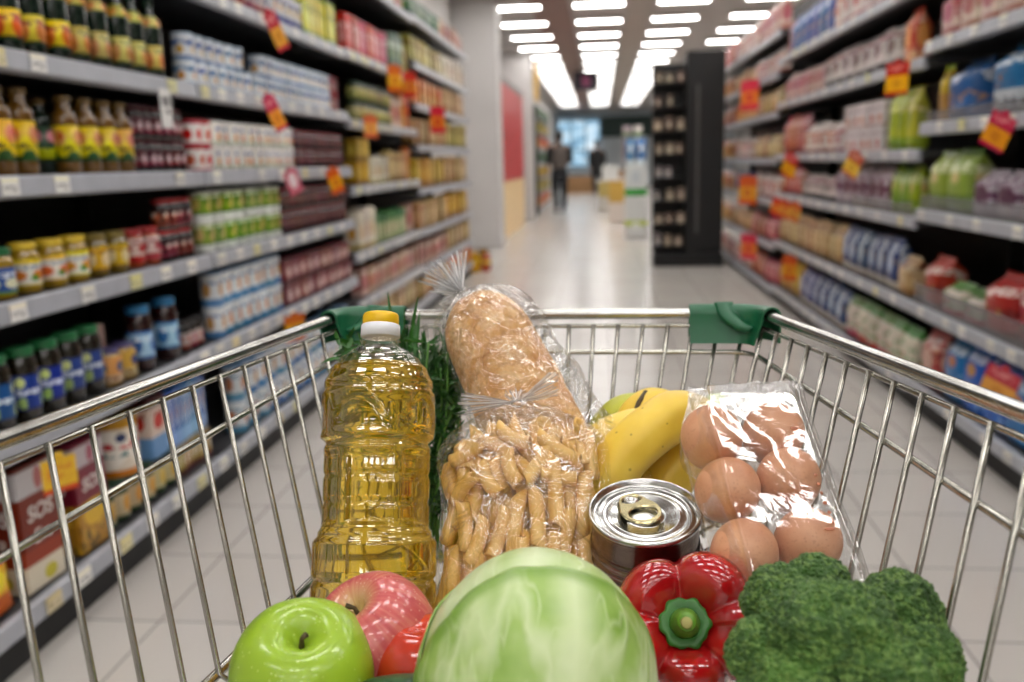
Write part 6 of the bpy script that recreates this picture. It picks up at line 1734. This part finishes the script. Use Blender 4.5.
cb_ = t.n('ShaderNodeCombineXYZ'); t.l(t.math('MULTIPLY', ang, 9.0), cb_.inputs[0]); t.l(t.math('MULTIPLY', sp_.outputs[2], 26.0), cb_.inputs[1])
st_ = t.n('ShaderNodeTexNoise'); t.l(cb_.outputs[0], st_.inputs['Vector']); st_.inputs['Scale'].default_value = 1.0; st_.inputs['Detail'].default_value = 3.0
col = t.ramp(st_.outputs[0], [(0.25, hexc('#b2424a')), (0.5, hexc('#c35c5a')), (0.78, hexc('#cf8472'))])
vd = t.voronoi(c, 330, 'F1', 0)
col = t.mix(t.math('MULTIPLY', t.math('LESS_THAN', vd, 0.2), 0.5), col, hexc('#e3b0a0'))
rr2 = t.math('SQRT', t.math('ADD', t.math('POWER', sp_.outputs[0], 2.0), t.math('POWER', sp_.outputs[1], 2.0)))
near = t.math('MULTIPLY', t.math('GREATER_THAN', sp_.outputs[2], 0.0), t.math('SUBTRACT', 1.0, t.math('DIVIDE', rr2, 0.020), clamp=True))
blush = t.math('MULTIPLY', near, t.math('ADD', 0.4, st_.outputs[0]), clamp=True)
col = t.mix(blush, col, hexc('#cfc07a'))
t.principled(col, 0.26, coat=0.45, sss=0.08); m_ra = t.m
GA = at(303, 677, 0.520); RA = at(377, 640, 0.556)
apple('green_apple', GA, (EYE-GA).normalized()*0.42+Vector((0.02, 0, 0.85)), 0.0412, m_ga, 'bright green apple in the left front corner of the cart', 0.3)
apple('red_apple', RA, (EYE-RA).normalized()*0.45+Vector((-0.55, 0, 0.85)), 0.0388, m_ra, 'pinkish red apple behind the green apple, before the oil bottle', -0.5, 0.9)
# ---- tomato and cucumber
To = at(426, 667, 0.535)
tm = empty('tomato', To); tag(tm, 'orange-red tomato squeezed between red apple and cabbage', 'tomato')
t = NT('tomato_skin'); c = t.coord('Object'); sp_ = t.n('ShaderNodeSeparateXYZ'); t.l(c, sp_.inputs[0])
f_ = t.math('ADD', t.math('ADD', t.math('MULTIPLY', sp_.outputs[2], 18.0), t.math('MULTIPLY', sp_.outputs[0], 9.0)), t.math('MULTIPLY', t.noise(c, 40, 2), 0.7))
t.principled(t.ramp(f_, [(0.2, hexc('#b02414')), (0.80, hexc('#c43a20')), (1.0, hexc('#d8823a'))]), 0.18, coat=0.6, sss=0.1)
lathe('tomato_flesh', [(r*0.031, z*0.031) for r, z in spline([(0.001, -0.82), (0.3, -0.86), (0.7, -0.66), (0.97, -0.2), (1.0, 0.1), (0.85, 0.55), (0.5, 0.85), (0.2, 0.86), (0.001, 0.8)], 5)], t.m, tm, 60, lambda r, z, th: (r*(1+0.02*math.cos(5*th)), z))
t = NT('cucumber_skin'); c = t.coord('Object')
t.principled(t.ramp(t.noise(c, 60, 3), [(0.3, hexc('#163a1c')), (0.7, hexc('#2a5a2c'))]), 0.35, normal=t.bump(t.noise(c, 160, 1), 0.4, 0.001)); m_cuc = t.m
ca, cbp = at(358, 713, 0.50), at(440, 709, 0.485)
cpts = spline([ca, ca.lerp(cbp, 0.35)+Vector((0, 0, 0.004)), ca.lerp(cbp, 0.7)+Vector((0, 0, 0.004)), cbp], 6)
cu = tube('cucumber', [Vector(p) for p in cpts], [0.004, 0.010, 0.0135, 0.015]+[0.0155]*(len(cpts)-8)+[0.015, 0.0135, 0.010, 0.004], m_cuc, None, 20)
tag(cu, 'dark green cucumber lying below the tomato', 'cucumber')

# ---- bunch of green herbs behind the bottle
hb = empty('herb_bunch', at(428, 470, 0.80)); tag(hb, 'bunch of dark green leafy herbs behind the oil bottle and bread', 'herbs')
rh = random.Random(9)
def herb_mat(name, a, b):
    t = NT(name); t.principled(t.ramp(t.noise(t.coord('Object'), 30, 2), [(0.3, hexc(a)), (0.7, hexc(b))]), 0.4); return t.m
m_h1 = herb_mat('herb_leaf', '#16380f', '#2f6a20'); m_h2 = herb_mat('herb_stem', '#3a6e28', '#6a9a44')
lv, lf = [], []
def blade(p0, p1, wd, bend, fold=0.3):
    p0, p1 = Vector(p0), Vector(p1); ax_ = (p1-p0)
    sd = ax_.cross(EYE-p0).normalized(); sd = (sd+Vector((rh.gauss(0, .5), rh.gauss(0, .5), rh.gauss(0, .3)))).normalized()
    up_ = sd.cross(ax_).normalized()
    n = 6; o_ = len(lv)
    for i in range(n+1):
        f = i/n; w_ = wd*math.sin(PI*min(0.97, 0.08+f*0.9))**0.8
        c = p0+ax_*f+up_*(bend*f*f*ax_.length)
        lv.append(c-sd*w_); lv.append(c-up_*w_*fold); lv.append(c+sd*w_)
    for i in range(n):
        a = o_+i*3
        lf.append((a, a+1, a+4, a+3)); lf.append((a+1, a+2, a+5, a+4))
hbase = at(428, 560, 0.80)
stems = []
for i in range(34):
    tp = at(rh.uniform(396, 462), rh.uniform(335, 415), rh.uniform(0.80, 0.86))
    mid = hbase.lerp(tp, 0.55)+Vector((rh.gauss(0, .008), rh.gauss(0, .008), 0.01))
    stems.append((hbase+Vector((rh.gauss(0, .010), rh.gauss(0, .006), 0)), mid, tp))
for (a, b, c) in stems:
    P = [Vector(q) for q in spline([a, b, c], 6)]
    for j in range(3, len(P)):
        for _ in range(3):
            d = Vector((rh.gauss(0, 1), rh.gauss(0, 0.6), rh.uniform(0.1, 1.3))).normalized()
            blade(P[j], P[j]+d*rh.uniform(0.010, 0.024), rh.uniform(0.0009, 0.0022), rh.gauss(0, .3))
# long chive-like blades poking above the rail
for (px, py, x2, y2) in ((408, 370, 412, 298), (404, 372, 405, 306), (398, 360, 386, 292), (417, 375, 414, 318), (424, 372, 424, 330), (414, 360, 419, 312), (430, 380, 436, 335), (438, 384, 446, 338), (446, 388, 458, 345), (420, 380, 428, 340), (410, 380, 402, 330)):
    blade(at(px, py, 0.82), at(x2, y2, 0.83), 0.0026, rh.gauss(0, .08), 0.5)
# wisps to the left of the bottle neck
for i in range(46):
    p = at(rh.uniform(338, 372), rh.uniform(340, 372), rh.uniform(0.76, 0.80))
    d = Vector((rh.gauss(0, 1), rh.gauss(0, .5), rh.gauss(0.2, .6))).normalized()
    blade(p, p+d*rh.uniform(0.010, 0.024), rh.uniform(0.0012, 0.0026), rh.gauss(0, .3))
lo = hb.location
mesh('leaves', [v-lo for v in lv], lf, m_h1, hb)
sv, sf = [], []
for (a, b, c) in stems:
    vs, fs = tube_data([Vector(q)-lo for q in spline([a, b, c], 5)], 0.0012, 6)
    o_ = len(sv); sv += vs; sf += [tuple(q+o_ for q in g) for g in fs]
mesh('stems', sv, sf, m_h2, hb)
